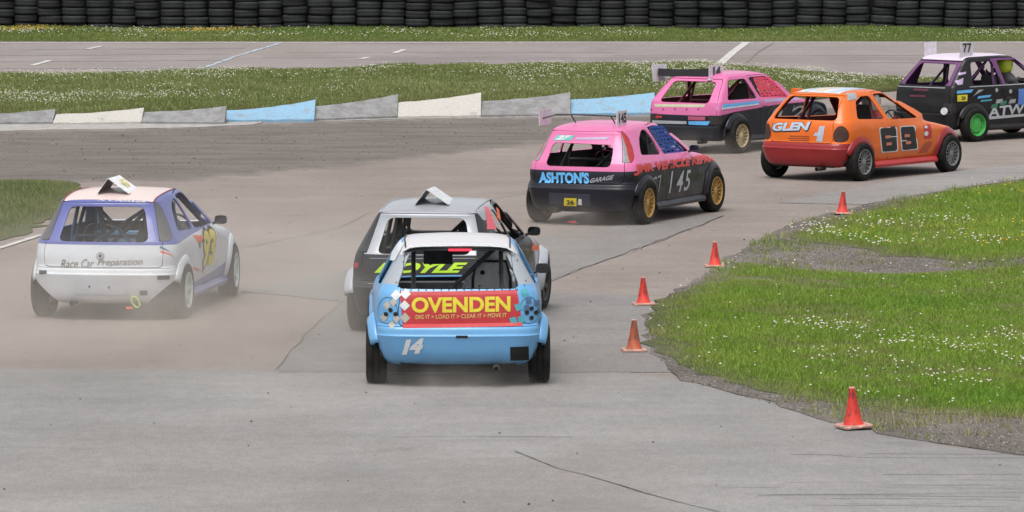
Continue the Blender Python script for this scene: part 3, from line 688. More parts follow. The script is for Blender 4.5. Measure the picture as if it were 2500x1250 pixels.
def conform(sh, face, uv, F, name, mat, parent, off=0.003, thick=0.0):
    V = []; last = None
    for a, b in uv:
        h = sh.hit(face, a, b)
        if h is None: h = last if last else (Vector((a if face != 'rear' else -0.4, b if face == 'top' else 0, b)), Vector((0, 0, 1)))
        else: last = h
        V.append(h[0]+h[1]*off)
    me = mesh_from(name, V, F); o = new_obj(name, me, mat, parent)
    return o
def patch(sh, face, quad, name, mat, parent, off=0.003, nx=10, ny=6):
    """quad: 4 corners (a,b) in order"""
    q = [Vector(c) for c in quad]; uv = []; F = []
    for i in range(nx+1):
        for j in range(ny+1):
            u, v = i/nx, j/ny; p = (q[0]*(1-u)+q[1]*u)*(1-v)+(q[3]*(1-u)+q[2]*u)*v; uv.append((p.x, p.y))
    for i in range(nx):
        for j in range(ny): a = i*(ny+1)+j; F.append((a, a+ny+1, a+ny+2, a+1))
    return conform(sh, face, uv, F, name, mat, parent, off)
def text_mesh(txt, bold=0.0, shear=0.0, spacing=1.0):
    cu = bpy.data.curves.new('lettering', 'FONT'); cu.body = txt; cu.offset = bold; cu.shear = shear; cu.space_character = spacing; cu.resolution_u = 4; cu.fill_mode = 'FRONT'
    ob = bpy.data.objects.new('lettering', cu); COL.objects.link(ob); dg = bpy.context.evaluated_depsgraph_get(); dg.update()
    me = bpy.data.meshes.new_from_object(ob.evaluated_get(dg)); bpy.data.objects.remove(ob); bpy.data.curves.remove(cu)
    bm = bmesh.new(); bm.from_mesh(me); bmesh.ops.remove_doubles(bm, verts=bm.verts, dist=1e-5); bmesh.ops.triangulate(bm, faces=bm.faces)
    for _ in range(4):
        le = [e for e in bm.edges if e.calc_length() > .14]
        if not le: break
        bmesh.ops.subdivide_edges(bm, edges=le, cuts=1); bmesh.ops.triangulate(bm, faces=bm.faces)
    V = [(v.co.x, v.co.y) for v in bm.verts]; F = [[v.index for v in f.verts] for f in bm.faces]; bm.free(); bpy.data.meshes.remove(me)
    return np.array(V), F
def lettering(sh, face, txt, c, w, h, mat, parent, name='lettering', bold=0.02, shear=0.0, rot=0.0, off=0.004, skew=0.0, spacing=1.0):
    """write txt centred on c, fitted to w x h metres, laid onto the panel"""
    V, F = text_mesh(txt, bold, shear, spacing)
    lo, hi = V.min(0), V.max(0); V = (V-(lo+hi)/2)/(hi-lo)*np.array((w, h)); V[:, 1] += V[:, 0]*skew
    if rot: V = V @ np.array([[cos(rot), sin(rot)], [-sin(rot), cos(rot)]])
    sg = {'rear': -1, 'right': 1, 'left': -1, 'top': -1}[face]
    if face == 'top': uv = [(c[0]+v[1], c[1]-v[0]) for v in V]
    else: uv = [(c[0]+sg*v[0], c[1]+v[1]) for v in V]
    return conform(sh, face, uv, F, name, mat, parent, off)
def flat_text(txt, M, w, h, mat, parent, name='lettering', bold=0.02, shear=0.0):
    V, F = text_mesh(txt, bold, shear); lo, hi = V.min(0), V.max(0); V = (V-(lo+hi)/2)/(hi-lo)*np.array((w, h))
    return new_obj(name, mesh_from(name, [M @ Vector((v[0], v[1], 0)) for v in V], F), mat, parent)

# --- body tables:  z, x rear, x front, half width, corner radius rear/front, bow rear/front, width ratio rear/front
def fill(rows):
    out = []; last = None
    for r in rows:
        r = list(r)
        if last is not None:
            for i in range(len(r), 10): r.append(last[i])
        out.append(r); last = r
    return out
ROUND = fill([
 (.17, -.38, 3.00, .700, .18, .25, .05, .10, .93, .90), (.21, -.48, 3.06, .73, .20, .30, .06, .12), (.30, -.52, 3.10, .765, .22, .35, .07, .14), (.44, -.545, 3.12, .785, .22, .35, .07, .15, .935),
 (.475, -.55, 3.12, .787), (.488, -.535, 3.12, .787), (.53, -.515, 3.10, .787), (.555, -.485, 3.08, .787), (.66, -.475, 2.98, .785, .20, .35, .07, .15, .94), (.74, -.46, 2.72, .775, .20, .34, .07, .14),
 (.80, -.445, 2.36, .757, .20, .32, .07, .12), (.84, -.425, 2.08, .737, .20, .28, .07, .10), (.88, -.40, 1.95, .717, .19, 0.07, .07, 0.07), (1.00, -.335, 1.73, .657, .17, 0.07, .06, 0.07), (1.12, -.275, 1.48, .598, .15, 0.07, .05, 0.07),
 (1.20, -.245, 1.31, .558, .13, 0.07, .05, 0.07), (1.235, -.235, 1.22, .535, .12, 0.07, .05, 0.07), (1.258, -.20, 1.12, .505, .12, 0.07), (1.276, -.10, .98, .44), (1.288, .04, .84, .34), (1.297, .2, .76, .2), (1.30, .4, .66, .0)])
def round_bend(x, z):
    k = min(1, max(0, (z-.80)/.4)); return -k*(0.055*(max(0, .55-x)/.8)**2+0.03*(max(0, x-.8)/.4)**2*(z > 1.1))
OVAL = fill([
 (.20, -.38, 2.95, .660, .16, .25, .05, .10, .93, .90), (.24, -.47, 3.00, .70, .18, .30, .06, .12), (.32, -.52, 3.04, .745, .20, .33, .07, .14), (.45, -.545, 3.06, .770, .20, .34, .07, .15, .94),
 (.473, -.55, 3.06, .772), (.484, -.536, 3.06, .772), (.53, -.525, 3.05, .773), (.555, -.505, 3.04, .774), (.568, -.475, 3.02, .775, .21), (.66, -.472, 2.88, .777, .22, .34, .08, .14, .945), (.72, -.466, 2.58, .775, .22),
 (.80, -.452, 2.12, .763, .21, .30, .08, .12), (.86, -.43, 2.02, .745, .20, .20, .08, .09), (.90, -.405, 1.95, .725, .19, 0.07), (1.0, -.325, 1.72, .668, .16, 0.07, .06, 0.07), (1.12, -.22, 1.43, .602, .14, 0.07, .05, 0.07),
 (1.20, -.145, 1.22, .555, .13, 0.07, .05, 0.07), (1.245, -.105, 1.10, .523, .12, 0.07), (1.27, -.06, 1.02, .49), (1.288, .04, .92, .425), (1.301, .18, .80, .32), (1.309, .36, .72, .18), (1.312, .5, .62, .0)])
def oval_bend(x, z):
    k = min(1, max(0, (z-.85)/.4)); return -k*(0.03*(max(0, .5-x)/.6)**2+0.03*(max(0, x-.8)/.4)**2*(z > 1.1))
BOXY = fill([
 (.20, -.40, 2.85, .640, .08, .14, .02, .05, .96, .95), (.25, -.545, 2.92, .67, .08, .14, .02, .05), (.41, -.565, 2.94, .69), (.435, -.56, 2.94, .692), (.45, -.50, 2.93, .695), (.56, -.495, 2.92, .70), (.66, -.485, 2.86, .702),
 (.72, -.478, 2.62, .70, .09), (.77, -.47, 2.22, .695, .10), (.82, -.455, 1.93, .685, .10, .13), (.86, -.42, 1.84, .67), (1.02, -.26, 1.60, .610, .09, 0.06), (1.12, -.15, 1.42, .570), (1.18, -.08, 1.30, .548), (1.215, -.035, 1.23, .53),
 (1.24, .03, 1.14, .485), (1.256, .15, 1.04, .40), (1.267, .3, .94, .27), (1.272, .5, .7, .0)])
TALL = [[r[0]+max(0, r[0]-.2)*.145]+r[1:] for r in BOXY]
def boxy_bend(x, z):
    k = min(1, max(0, (z-.85)/.4)); return -k*(0.012*(max(0, .5-x)/.6)**2+0.02*(max(0, x-.8)/.4)**2*(z > 1.1))
KINDS = {
 'round': dict(rows=ROUND, bend=round_bend, wb=2.45, track=1.43, wr=.285, arch=.325, htop=1.30, belt=.855, tail=(.545, 1.195, .615, .50), bumper=.54,
    rear_win=[(.475, .805), (-.475, .805), (-.39, 1.155), (.39, 1.155)], qwin=[(.00, .895), (.63, .87), (.58, 1.05), (.46, 1.205), (.33, 1.195), (.16, 1.10)], dwin=[(.70, .87), (1.69, .855), (1.07, 1.215), (.80, 1.235), (.55, 1.225)],
    door=[(.675, .27), (1.93, .27), (1.95, .62), (1.92, .86), (1.17, 1.250), (.80, 1.262), (.505, 1.245), (.665, .88)], screen=[(.55, .855), (-.55, .855), (-.41, 1.19), (.41, 1.19)], sill=.27),
 'oval': dict(rows=OVAL, bend=oval_bend, wb=2.443, track=1.47, wr=.28, arch=.325, htop=1.312, belt=.87, tail=(.555, 1.235, .53, .47), bumper=.555,
    rear_win=[(.56, .885), (-.56, .885), (-.425, 1.215), (.425, 1.215)], qwin=[(-.04, .90), (.68, .87), (.53, 1.215), (.30, 1.215), (.13, 1.15)], dwin=[(.77, .86), (1.62, .85), (.99, 1.232), (.82, 1.24), (.64, 1.235)],
    door=[(.74, .28), (1.86, .28), (1.88, .62), (1.84, .86), (1.15, 1.258), (.80, 1.268), (.60, 1.26), (.73, .87)], screen=[(.57, .79), (-.57, .79), (-.40, 1.20), (.40, 1.20)], sill=.28),
 'boxy': dict(rows=BOXY, bend=boxy_bend, wb=2.36, track=1.44, wr=.28, arch=.325, htop=1.272, belt=.83, tail=(.45, 1.165, .615, .485), bumper=.44,
    rear_win=[(.47, .80), (-.47, .80), (-.405, 1.13), (.405, 1.13)], qwin=[(-.20, .845), (.66, .845), (.46, 1.165), (-.02, 1.155)], dwin=[(.745, .85), (1.58, .84), (1.13, 1.182), (.56, 1.18)],
    door=[(.715, .27), (1.78, .27), (1.80, .60), (1.75, .82), (1.25, 1.205), (.80, 1.213), (.52, 1.21), (.70, .85)], screen=[(.55, .88), (-.55, .88), (-.43, 1.16), (.43, 1.16)], sill=.27),
}
tz = lambda pts: [(a, b+max(0, b-.2)*.145) for a, b in pts]
KINDS['tall'] = dict(KINDS['boxy'], rows=TALL, htop=1.427, belt=.92, tail=(.485, 1.31, .615, .485), bumper=.475, rear_win=tz([(.50, .83), (-.50, .83), (-.42, 1.14), (.42, 1.14)]),
    qwin=tz([(.02, .835), (.66, .83), (.56, 1.17), (.08, 1.165)]), dwin=tz([(.77, .84), (1.62, .83), (1.19, 1.182), (.67, 1.18)]), door=tz(KINDS['boxy']['door']), screen=tz(KINDS['boxy']['screen']), sill=.27)
m_tyre = plain('tyre_rubber', (0.013, 0.0125, 0.012, 1), 0.92, var=0.3, scale=8); m_tyre.node_tree.nodes['Principled BSDF'].inputs['Specular IOR Level'].default_value = 0.2
m_under = plain('underbody_black', (0.02, 0.019, 0.018, 1), 0.9)
m_cabin = plain('cabin_fill_grey', (0.11, 0.108, 0.105, 1), .8, var=.4, scale=6)
m_hub = plain('brake_hub', (0.06, 0.055, 0.05, 1), 0.6, 0.5)
m_blackp = plain('black_plastic', (0.022, 0.023, 0.026, 1), 0.5, var=0.3)
m_glassm = plain('mirror_glass', (0.08, 0.085, 0.09, 1), 0.08, 0.9)
m_seat = plain('seat_shell_grey', (0.60, 0.60, 0.58, 1), 0.5, var=0.08)
m_seatd = plain('seat_shell_dark', (0.05, 0.05, 0.055, 1), 0.6)
m_hole = plain('hole_black', (0.008, 0.008, 0.008, 1), 0.9)

def wheel_meshes(style, R_, w, col):
    h = w/2; mb = MB()
    prof = [(R_*.64, -h*.9), (R_*.80, -h*1.03), (R_*.93, -h*.96), (R_*.985, -h*.78), (R_, -h*.6), (R_, -h*.36), (R_*.97, -h*.33), (R_*.97, -h*.25), (R_, -h*.22), (R_, h*.22), (R_*.97, h*.25), (R_*.97, h*.33), (R_, h*.36), (R_, h*.6), (R_*.985, h*.78), (R_*.93, h*.96), (R_*.80, h*1.03), (R_*.64, h*.9)]
    mb.lathe(prof, 44); o = mb.build('tyre', m_tyre, smooth=True, split=50); ty = o.data; bpy.data.objects.remove(o)
    mb = MB(); r0 = R_*.66   # outer face of the wheel is towards -y
    mb.lathe([(r0*1.0, -h*.95), (r0*.985, -h*1.0), (r0*.93, -h*.92), (r0*.9, -h*.55), (r0*.88, h*.7)], 36)
    n, ww, dish = {'mesh': (14, .013, .55), 'five': (5, .062, .45), 'steel': (0, 0, .5), 'seven': (8, .030, .5)}[style]
    yo = -h*.86; yi = -h*(.86-dish*.3)
    if style == 'steel':
        mb.lathe([(r0*.90, -h*.45), (r0*.80, -h*.30), (r0*.62, -h*.55), (r0*.45, -h*.52), (r0*.30, -h*.62), (r0*.1, -h*.60), (0.001, -h*.60)], 30)
    else:
        for i in range(n):
            a = 2*pi*i/n; M = Matrix.Rotation(a, 4, 'Y')
            V = [M @ Vector(p) for p in ((r0*.18, yi, -ww*.5), (r0*.93, yo, -ww*.36), (r0*.93, yo, ww*.36), (r0*.18, yi, ww*.5), (r0*.18, yi+.03, -ww*.5), (r0*.93, yo+.03, -ww*.36), (r0*.93, yo+.03, ww*.36), (r0*.18, yi+.03, ww*.5))]
            mb.add(V, [(0, 1, 2, 3), (7, 6, 5, 4), (0, 4, 5, 1), (3, 2, 6, 7)])
        mb.lathe([(r0*.26, yi+.02), (r0*.25, yi-.004), (r0*.16, yi-.012), (0.001, yi-.012)], 20)
    o = mb.build('rim', col, smooth=True, split=35); rm = o.data; bpy.data.objects.remove(o)
    mb = MB(); mb.lathe([(r0*.80, h*.25), (r0*.80, h*.05), (r0*.3, h*.02), (r0*.3, -h*.3), (0.001, -h*.3)], 24); mb.lathe([(0.05, h*.2), (0.05, h*1.6)], 10)
    if style == 'steel':
        for i in range(8):
            a = 2*pi*i/8+.2; M = Matrix.Rotation(a, 4, 'Y') @ Matrix.Translation((r0*.72, -h*.47, 0)); mb.lathe([(0.001, 0), (r0*.075, 0.001), (r0*.075, .03)], 8, m=0); mb.V[-24:] = [tuple(M @ Vector(v)) for v in mb.V[-24:]]
    o = mb.build('wheel', m_hub, smooth=True); hb = o.data; bpy.data.objects.remove(o)
    return ty, rm, hb

def side_guard(y, s): return (y*s)-0.30
def build_car(kind, name, label, pose, pal, cat='race car', group='hatchback race cars on the bend', flare=.05, flare_col='flare', rim='mesh', tailgate_split=None, steer=0.0, net=None, lamp='tail', cage=True, mirrors=(-1, 1), seat='dark', roll=0.0, extra_cut=None, over=None, flare_rng=None):
    K = dict(KINDS[kind]); K.update(over or {}); sh = Shell(K['rows'], K['bend'], seed=len(label)); root = empty(name, (pose[0], pose[1], 0.0), radians(pose[2])); tag(root, label, cat, group)
    P = sh.P; wb = K['wb']; wr = K['wr']; mats = pal['mats']; inner = pal['inner']
    body = lambda x, y, z: np.ones_like(x)
    # wheel arches
    for xc in (0.0, wb):
        ar, az_ = (.300, wr*.93) if xc == 0 else (.312, wr*1.0)
        P = sh.split(P, lambda x, y, z: np.minimum(ar-np.hypot(x-xc, z-az_), np.abs(y)-.42))[1]
    # glassless windows
    rw = roundpoly(K['rear_win'], .07); P = sh.split(P, lambda x, y, z: np.minimum(sdf(rw, y, z), .25-x))[1]
    ws = roundpoly(K['screen'], .06); P = sh.split(P, lambda x, y, z: np.minimum(sdf(ws, y, z), x-.9))[1]
    qw = roundpoly(K['qwin'], .05); dw = roundpoly(K['dwin'], .04)
    for s in (-1, 1):
        P = sh.split(P, lambda x, y, z: np.minimum(sdf(qw, x, z), side_guard(y, s)))[1]
        P = sh.split(P, lambda x, y, z: np.minimum(sdf(dw, x, z), side_guard(y, s)))[1]
    if extra_cut:
        for g in extra_cut: P = sh.split(P, g)[1]
    parts = {}
    b0, b1, y0, y1 = K['tail']
    # tail lamps
    if kind == 'round':
        lampf = lambda s: (lambda x, y, z: np.minimum.reduce([(y*s)-(np.interp(z, [.8, 1.2], [.585, .475])), np.interp(z, [.8, .83, .88, 1.0, 1.12, 1.2], [-.34, -.27, -.20, -.13, -.10, -.13])-x, z-.815+.25*np.maximum(0, x+.3), 1.20-z]))
    elif kind == 'oval':
        lp = chaikin([(.555, .575), (.71, .575), (.725, .68), (.70, .77), (.635, .825), (.565, .77), (.54, .68)], 2)
        lampf = lambda s: (lambda x, y, z: np.minimum(sdf(lp, y*s, z), -.25-x))
    else:
        lp = [(.47, K['bumper']+.03), (.72, K['bumper']+.03), (.72, K['bumper']+.17), (.47, K['bumper']+.17)]
        lampf = lambda s: (lambda x, y, z: np.minimum(sdf(lp, y*s, z), -.36-x))
    lamps = []
    for s in (1, -1):
        a, P = sh.take(P, lampf(s), .003); lamps.append(a)
    tg = roundpoly([(y0, b0+.005), (y0+.01, (b0+.82)/2), (y0-.01, .84), (y1, b1), (-y1, b1), (-y0+.01, .84), (-y0-.01, (b0+.82)/2), (-y0, b0+.005)], .03)
    parts['tailgate'], P = sh.take(P, lambda x, y, z: np.minimum(sdf(tg, y, z), .15-x), .0035)
    parts['rear_bumper'], P = sh.take(P, lambda x, y, z: np.minimum(K['bumper']-z, -.16-.0*z-x+np.clip((.3-z)*.0, 0, 1)), .003)
    parts['front_bumper'], P = sh.take(P, lambda x, y, z: np.minimum(K['bumper']-.03-z, x-wb-.25), .003)
    dr = roundpoly(K['door'], .04)
    for s, nm in ((-1, 'door_r'), (1, 'door_l')):
        parts[nm], P = sh.take(P, lambda x, y, z: np.minimum(sdf(dr, x, z), side_guard(y, s)), .0035)
    parts['bonnet'], P = sh.take(P, lambda x, y, z: np.minimum.reduce([x-K['rows'][11][2]+.16+0*z, .60-.04*(x-2)-np.abs(y), z-.60]), .003)
    parts['roof_panel'], P = sh.take(P, lambda x, y, z: np.minimum.reduce([z-K['htop']+.10, np.interp(x, [-.3, .4, 1.2], [.47, .485, .45])-np.abs(y), 1.02-x+.0*z, x+.17]), .002)
    parts['body_shell'] = P
    rc = pal.get('recolour', [])
    nmap = {'door_r': 'door', 'door_l': 'door'}
    for nm, pl in parts.items():
        d = pal.get('base', {}).get(nm, pal.get('base', {}).get('all', 0)); pl = [(i, d) for i, _ in pl]
        for names, g, m in rc:
            if nm in names or names == 'all': pl = sh.recolour(pl, g, m)
        sh.build(nmap.get(nm, nm), pl, mats, inner, root, .018 if nm == 'body_shell' else .014)
    for a in lamps: 
        pl = [(i, 0) for i, _ in a]
        lm = pal['lamp']
        if len(lm) > 1: pl = sh.recolour(pl, lambda x, y, z: x-np.interp(z, [.80, .88, 1.0, 1.2], [-.33, -.285, -.225, -.15]), 1)
        lo = sh.build('tail_light', pl, lm, inner, root, .02)
    # floor, bulkheads, dashboard
    mb = MB(); hw = .58
    mb.box(-.40, wb+.35, -hw+.06, hw-.06, .20, .26); mb.box(.33, wb-.36, -hw-.10, hw+.10, .20, .27)
    mb.box(-.38, -.34, -.50, .50, .26, .50); mb.box(1.95, 1.98, -.60, .60, .26, .70)
    for xc in (0, wb):
        for s in (-1, 1):
            n = 14; V = []; F = []
            for i in range(n+1):
                a = pi*i/n; 
                for r_, yy in ((K['arch']+.012, .44), (K['arch']+.012, .70)): V.append((xc+r_*cos(a), s*yy, wr+r_*sin(a)*.98))
            mb.add(V, [(2*i, 2*i+1, 2*i+3, 2*i+2) for i in range(n)])
            mb.add([(xc+(K['arch']+.012)*cos(pi*i/n), s*.44, wr+(K['arch']+.012)*sin(pi*i/n)*.98) for i in range(n+1)]+[(xc, s*.44, .22)], [tuple(range(n+2))])
    mb.build('floor_pan', m_under, root)
    mb = MB(); mb.box(-.30, 1.92, -.43, .43, .262, .285); mb.box(.36, wb-.40, -.66, .66, .272, .285); mb.build('cabin_fill_floor', pal.get('floor', m_cabin), root)  # lighter floor plates added to brighten the cabin
    mb = MB(); ex = -.34 if kind != 'round' else .30; mb.lathe([(.024, 0), (.030, .002), (.030, .22), (.022, .22), (.022, .02)], 14, 'y'); mb.V = [(-.50+q[1]-.06, ex+q[0], .185+q[2]) for q in mb.V]; mb.build('exhaust_pipe', m_hub, root, True)
    mb = MB(); dt = K['belt']-.115; mb.box(1.74, 1.93, -.60, .60, .60, dt); mb.box(1.70, 1.78, -.50, -.16, dt-.1, dt+.05)
    mb.build('dashboard', [pal.get('dash', m_blackp)], root)
    mb = MB(); c = Vector((1.60, -.32, .80)); R2 = Matrix.Translation(c) @ Matrix.Rotation(radians(68), 4, 'Y')
    mb.tube([R2 @ Vector((.165*cos(2*pi*k/20), .165*sin(2*pi*k/20), 0)) for k in range(20)], .013, 6, closed=True); mb.tube([R2 @ Vector((0, 0, 0)), (1.75, -.32, .74)], .02, 6)
    for k in range(3): a = 2*pi*k/3+.5; mb.tube([R2 @ Vector((0, 0, 0)), R2 @ Vector((.165*cos(a), .165*sin(a), 0))], .01, 5)
    mb.build('steering_wheel', m_blackp, root, True)
    if cage:
        mb = MB(); t_ = K['htop']-.075; r_ = .021; bx = .62
        hoop = [(bx, .56, .26), (bx, .57, .80), (bx, .50, t_-.10), (bx, .42, t_), (bx, -.42, t_), (bx, -.50, t_-.10), (bx, -.57, .80), (bx, -.56, .26)]
        mb.tube(hoop, r_); xw = 1.06 if kind not in ('boxy', 'tall') else 1.10
        for s in (-1, 1):
            mb.tube([(bx, .42*s, t_), (xw, .42*s, t_-.01), (xw+.10, .45*s, t_-.06), (1.84, .60*s, .80), (1.86, .58*s, .27)], r_*.9)
            mb.tube([(bx, .40*s, t_-.02), (-.22, .40*s, .62), (-.30, .40*s, .30)], r_)
            mb.tube([(bx, .56*s, .60), (1.80, .57*s, .52)], r_)
        mb.tube([(xw+.10, .45, t_-.06), (xw+.10, -.45, t_-.06)], r_*.9); mb.tube([(bx, .56, .78), (bx, -.56, .78)], r_)
        mb.tube([(bx+.005, -.40, t_-.02), (bx+.005, .55, .34)], r_)
        if pal.get('xcage'): mb.tube([(-.20, .42, .60), (bx-.02, -.38, t_-.05)], r_); mb.tube([(-.20, -.42, .60), (bx-.02, .38, t_-.05)], r_); mb.tube([(bx, .30, t_), (bx, .14, .26)], r_*1.6)
        mb.build('roll_cage', pal['cage'], root, True)
    # bucket seat
    ms = m_seat if seat == 'grey' else m_seatd
    mb = MB(); T = Matrix.Translation((.88, -.32, .30)) @ Matrix.Rotation(radians(-14), 4, 'Y')
    prof = [(-.19, .0), (-.235, .30), (-.25, .48), (-.20, .56), (-.165, .60), (-.15, .74), (-.11, .78), (.11, .78), (.15, .74), (.165, .60), (.20, .56), (.25, .48), (.235, .30), (.19, .0)]
    V = [T @ Vector((0, y, z)) for y, z in prof]+[T @ Vector((.055, y*.96, z)) for y, z in prof]; n = len(prof)
    mb.add(V, [tuple(range(n)), tuple(range(2*n-1, n-1, -1))]+[(i, (i+1) % n, n+(i+1) % n, n+i) for i in range(n)])
    for s in (-1, 1): mb.box(.03, .20, .19*s-.025, .19*s+.025, .22, .56, M=T)
    mb.box(.0, .46, -.24, .24, -.06, .06, M=T); mb.box(.10, .44, -.20, .20, -.10, -.05, M=T)
    so_ = mb.build('driver_seat', ms, root)
    if seat == 'grey':
        for y, z, r_ in ((-.085, .66, .022), (.085, .66, .022), (0, .46, .024), (-.10, .42, .010), (.10, .42, .010), (-.11, .52, .009), (.11, .53, .009)): 
            mb = MB(); mb.lathe([(0.001, 0), (r_, 0), (r_, .004)], 14); k = 14*3; Mx = T @ Matrix.Translation((-.006, y, z)) @ Matrix.Rotation(radians(90), 4, 'Z'); mb.V[-k:] = [tuple(Mx @ Vector(v)) for v in mb.V[-k:]]; mb.build('harness_hole', m_hole, so_)
        mb = MB(); q = [(y*1.0, z) for y, z in ((-.165, .02), (-.17, .60), (-.13, .76), (.13, .76), (.17, .60), (.165, .02))]
        mb.tube([T @ Vector((-.004, y*1.02, z*1.01)) for y, z in q], .014, 6); mb.build('seat_trim', m_blackp, so_)
    # interior mirror
    mb = MB(); iy, iz, iw, ih = K.get('imirror', (-.20, 1.13, .11, .04)); mb.box(1.02, 1.05, iy-iw, iy+iw, iz-ih, iz+ih); mb.tube([(1.04, iy, iz+ih), (1.08, iy, K['htop']-.05)], .012, 6); mb.build('interior_mirror', m_blackp, root)
    # wheels
    ty, rm, hb = wheel_meshes(rim, wr, .185, pal['rim'])
    for xc in (0, wb):
        for s in (-1, 1):
            w_ = new_obj('wheel', hb, (), root); w_.location = (xc, s*K['track']/2, wr)
            w_.rotation_euler = (0, random.uniform(0, 6), 0)
            rz = (0 if s < 0 else pi)+(steer if xc > 1 else 0); w_.rotation_mode = 'ZYX'; w_.rotation_euler = (0, random.uniform(0, 6), 0)
            w_.rotation_mode = 'QUATERNION'; w_.rotation_quaternion = (Matrix.Rotation(rz, 4, 'Z') @ Matrix.Rotation(random.uniform(0, 6), 4, 'Y')).to_quaternion()
            new_obj('tyre', ty, (), w_); new_obj('rim', rm, (), w_)
    # arch flares
    if flare:
        for xc in (0, wb):
            for s in (-1, 1):
                V = []; F = []; n = 22; f = 'left' if s > 0 else 'right'; prof = [(.085, .0), (.065, .35), (.035, .85), (.008, 1.0), (-.012, .95), (-.012, .5)]
                for i in range(n+1):
                    lo_, hi_ = (0, 158) if xc == 0 else (8, 188); a = radians(lo_+(hi_-lo_)*i/n); yb = None
                    for dr_, o_ in prof:
                        ar, az_ = (.300, wr*.93) if xc == 0 else (.312, wr*1.0); rr = ar+dr_; x = xc+rr*cos(a); z = max(.19, az_+rr*sin(a)); h = sh.hit(f, x, max(z, .22)); 
                        yb = abs(h[0].y) if h else (yb or .76)
                        base = max(yb, .70) ; V.append((x, s*(base+.003+flare*o_), z))
                m_ = len(prof)
                for i in range(n):
                    for k in range(m_-1): F.append((i*m_+k, (i+1)*m_+k, (i+1)*m_+k+1, i*m_+k+1))
                mb = MB(); mb.add(V, F); o = mb.build('wheel_arch', pal['flare'], root, True, split=60); md = o.modifiers.new('thickness', 'SOLIDIFY'); md.thickness = .006; md.offset = 0
    # sills
    for s in (-1, 1):
        mb = MB(); yy = .70 if kind not in ('boxy', 'tall') else .63
        V = []; 
        for x in (K['arch']+.03, wb-K['arch']-.03): V += [(x, s*(yy-.02), .17), (x, s*(yy+.075), .175), (x, s*(yy+.085), .215), (x, s*(yy+.05), .265), (x, s*(yy-.02), .27)]
        mb.add(V, [(i, (i+1) % 5, 5+(i+1) % 5, 5+i) for i in range(5)]+[(4, 3, 2, 1, 0), (5, 6, 7, 8, 9)]); mb.build('sill', pal['sill'], root)
    # door mirrors
    for s in mirrors:
        mb = MB(); xm, zm = K['dwin'][1][0]-.14, K['belt']-.005; h = sh.hit('left' if s > 0 else 'right', xm, zm-.03); yb = abs(h[0].y) if h else .7
        V = []; F = []; n = 10
        for x, sc in ((.0, .96), (.025, 1.0), (.06, .92), (.09, .62), (.105, .2)):
            for i in range(n):
                a = 2*pi*i/n; cx = cos(a); cz = sin(a); V.append((xm+x+.02*s*0, s*(yb+.085+.068*sc*(abs(cx)**.6)*(1 if cx > 0 else -1)), zm+.045+.048*sc*(abs(cz)**.6)*(1 if cz > 0 else -1)))
        for k in range(4): F += [(k*n+i, k*n+(i+1) % n, (k+1)*n+(i+1) % n, (k+1)*n+i) for i in range(n)]
        F += [tuple(range(4*n, 5*n))]; mb.add(V, F); mb.tube([(xm+.05, s*(yb-.01), zm), (xm+.05, s*(yb+.05), zm+.03)], .018, 6)
        o = mb.build('door_mirror', pal.get('mirror', m_blackp), root, True, split=60); g = MB(); g.add([(xm+.006, v[1], v[2]) for v in V[:n]], [tuple(range(n))]); g.build('mirror_glass', m_glassm, o)
    # window net
    if net:
        mb = MB(); a0, a1, t0, t1 = net['quad']  # bottom rear, bottom front, top front, top rear in (x,z)
        def pt(u, v):
            p = (Vector(a0)*(1-u)+Vector(a1)*u)*(1-v)+(Vector(t1)*(1-u)+Vector(t0)*u)*v; yy = np.interp(p.y, [.85, 1.22], [.705, .548]) if kind not in ('boxy', 'tall') else np.interp(p.y, [.85, 1.17], [.665, .552]); return Vector((p.x, -yy-.002, p.y))
        for j in range(net['n']+1):
            v = j/net['n']; hv = .0165+.003*random.random(); pts = []
            for i in range(7):
                u = i/6; p = pt(u, v); p.z += random.gauss(0, .003); pts.append(p)
            mb.add([p+Vector((0, 0, -hv)) for p in pts]+[p+Vector((0, .0, hv)) for p in pts], [(i, i+1, 8+i, 7+i) for i in range(6)])
        for i in range(net['m']+1):
            u = i/net['m']; pts = [pt(u, v) for v in (0, .25, .5, .75, 1)]; mb.add([p+Vector((-.012, -.002, 0)) for p in pts]+[p+Vector((.012, -.002, 0)) for p in pts], [(k, k+1, 6+k, 5+k) for k in range(4)])
        mb.build('window_net', net['mat'], root, fixn=False)
    return root, sh
def place(px, py, th, kind, side=-1):
    """rear axle centre from the ground contact of one rear tyre"""
    g = G(px, py); t = radians(th); h = KINDS[kind]['track']/2
    return (g[0]-(-sin(t))*h*side, g[1]-cos(t)*h*side, th)
WHT = (0.70, 0.71, 0.72, 1); 
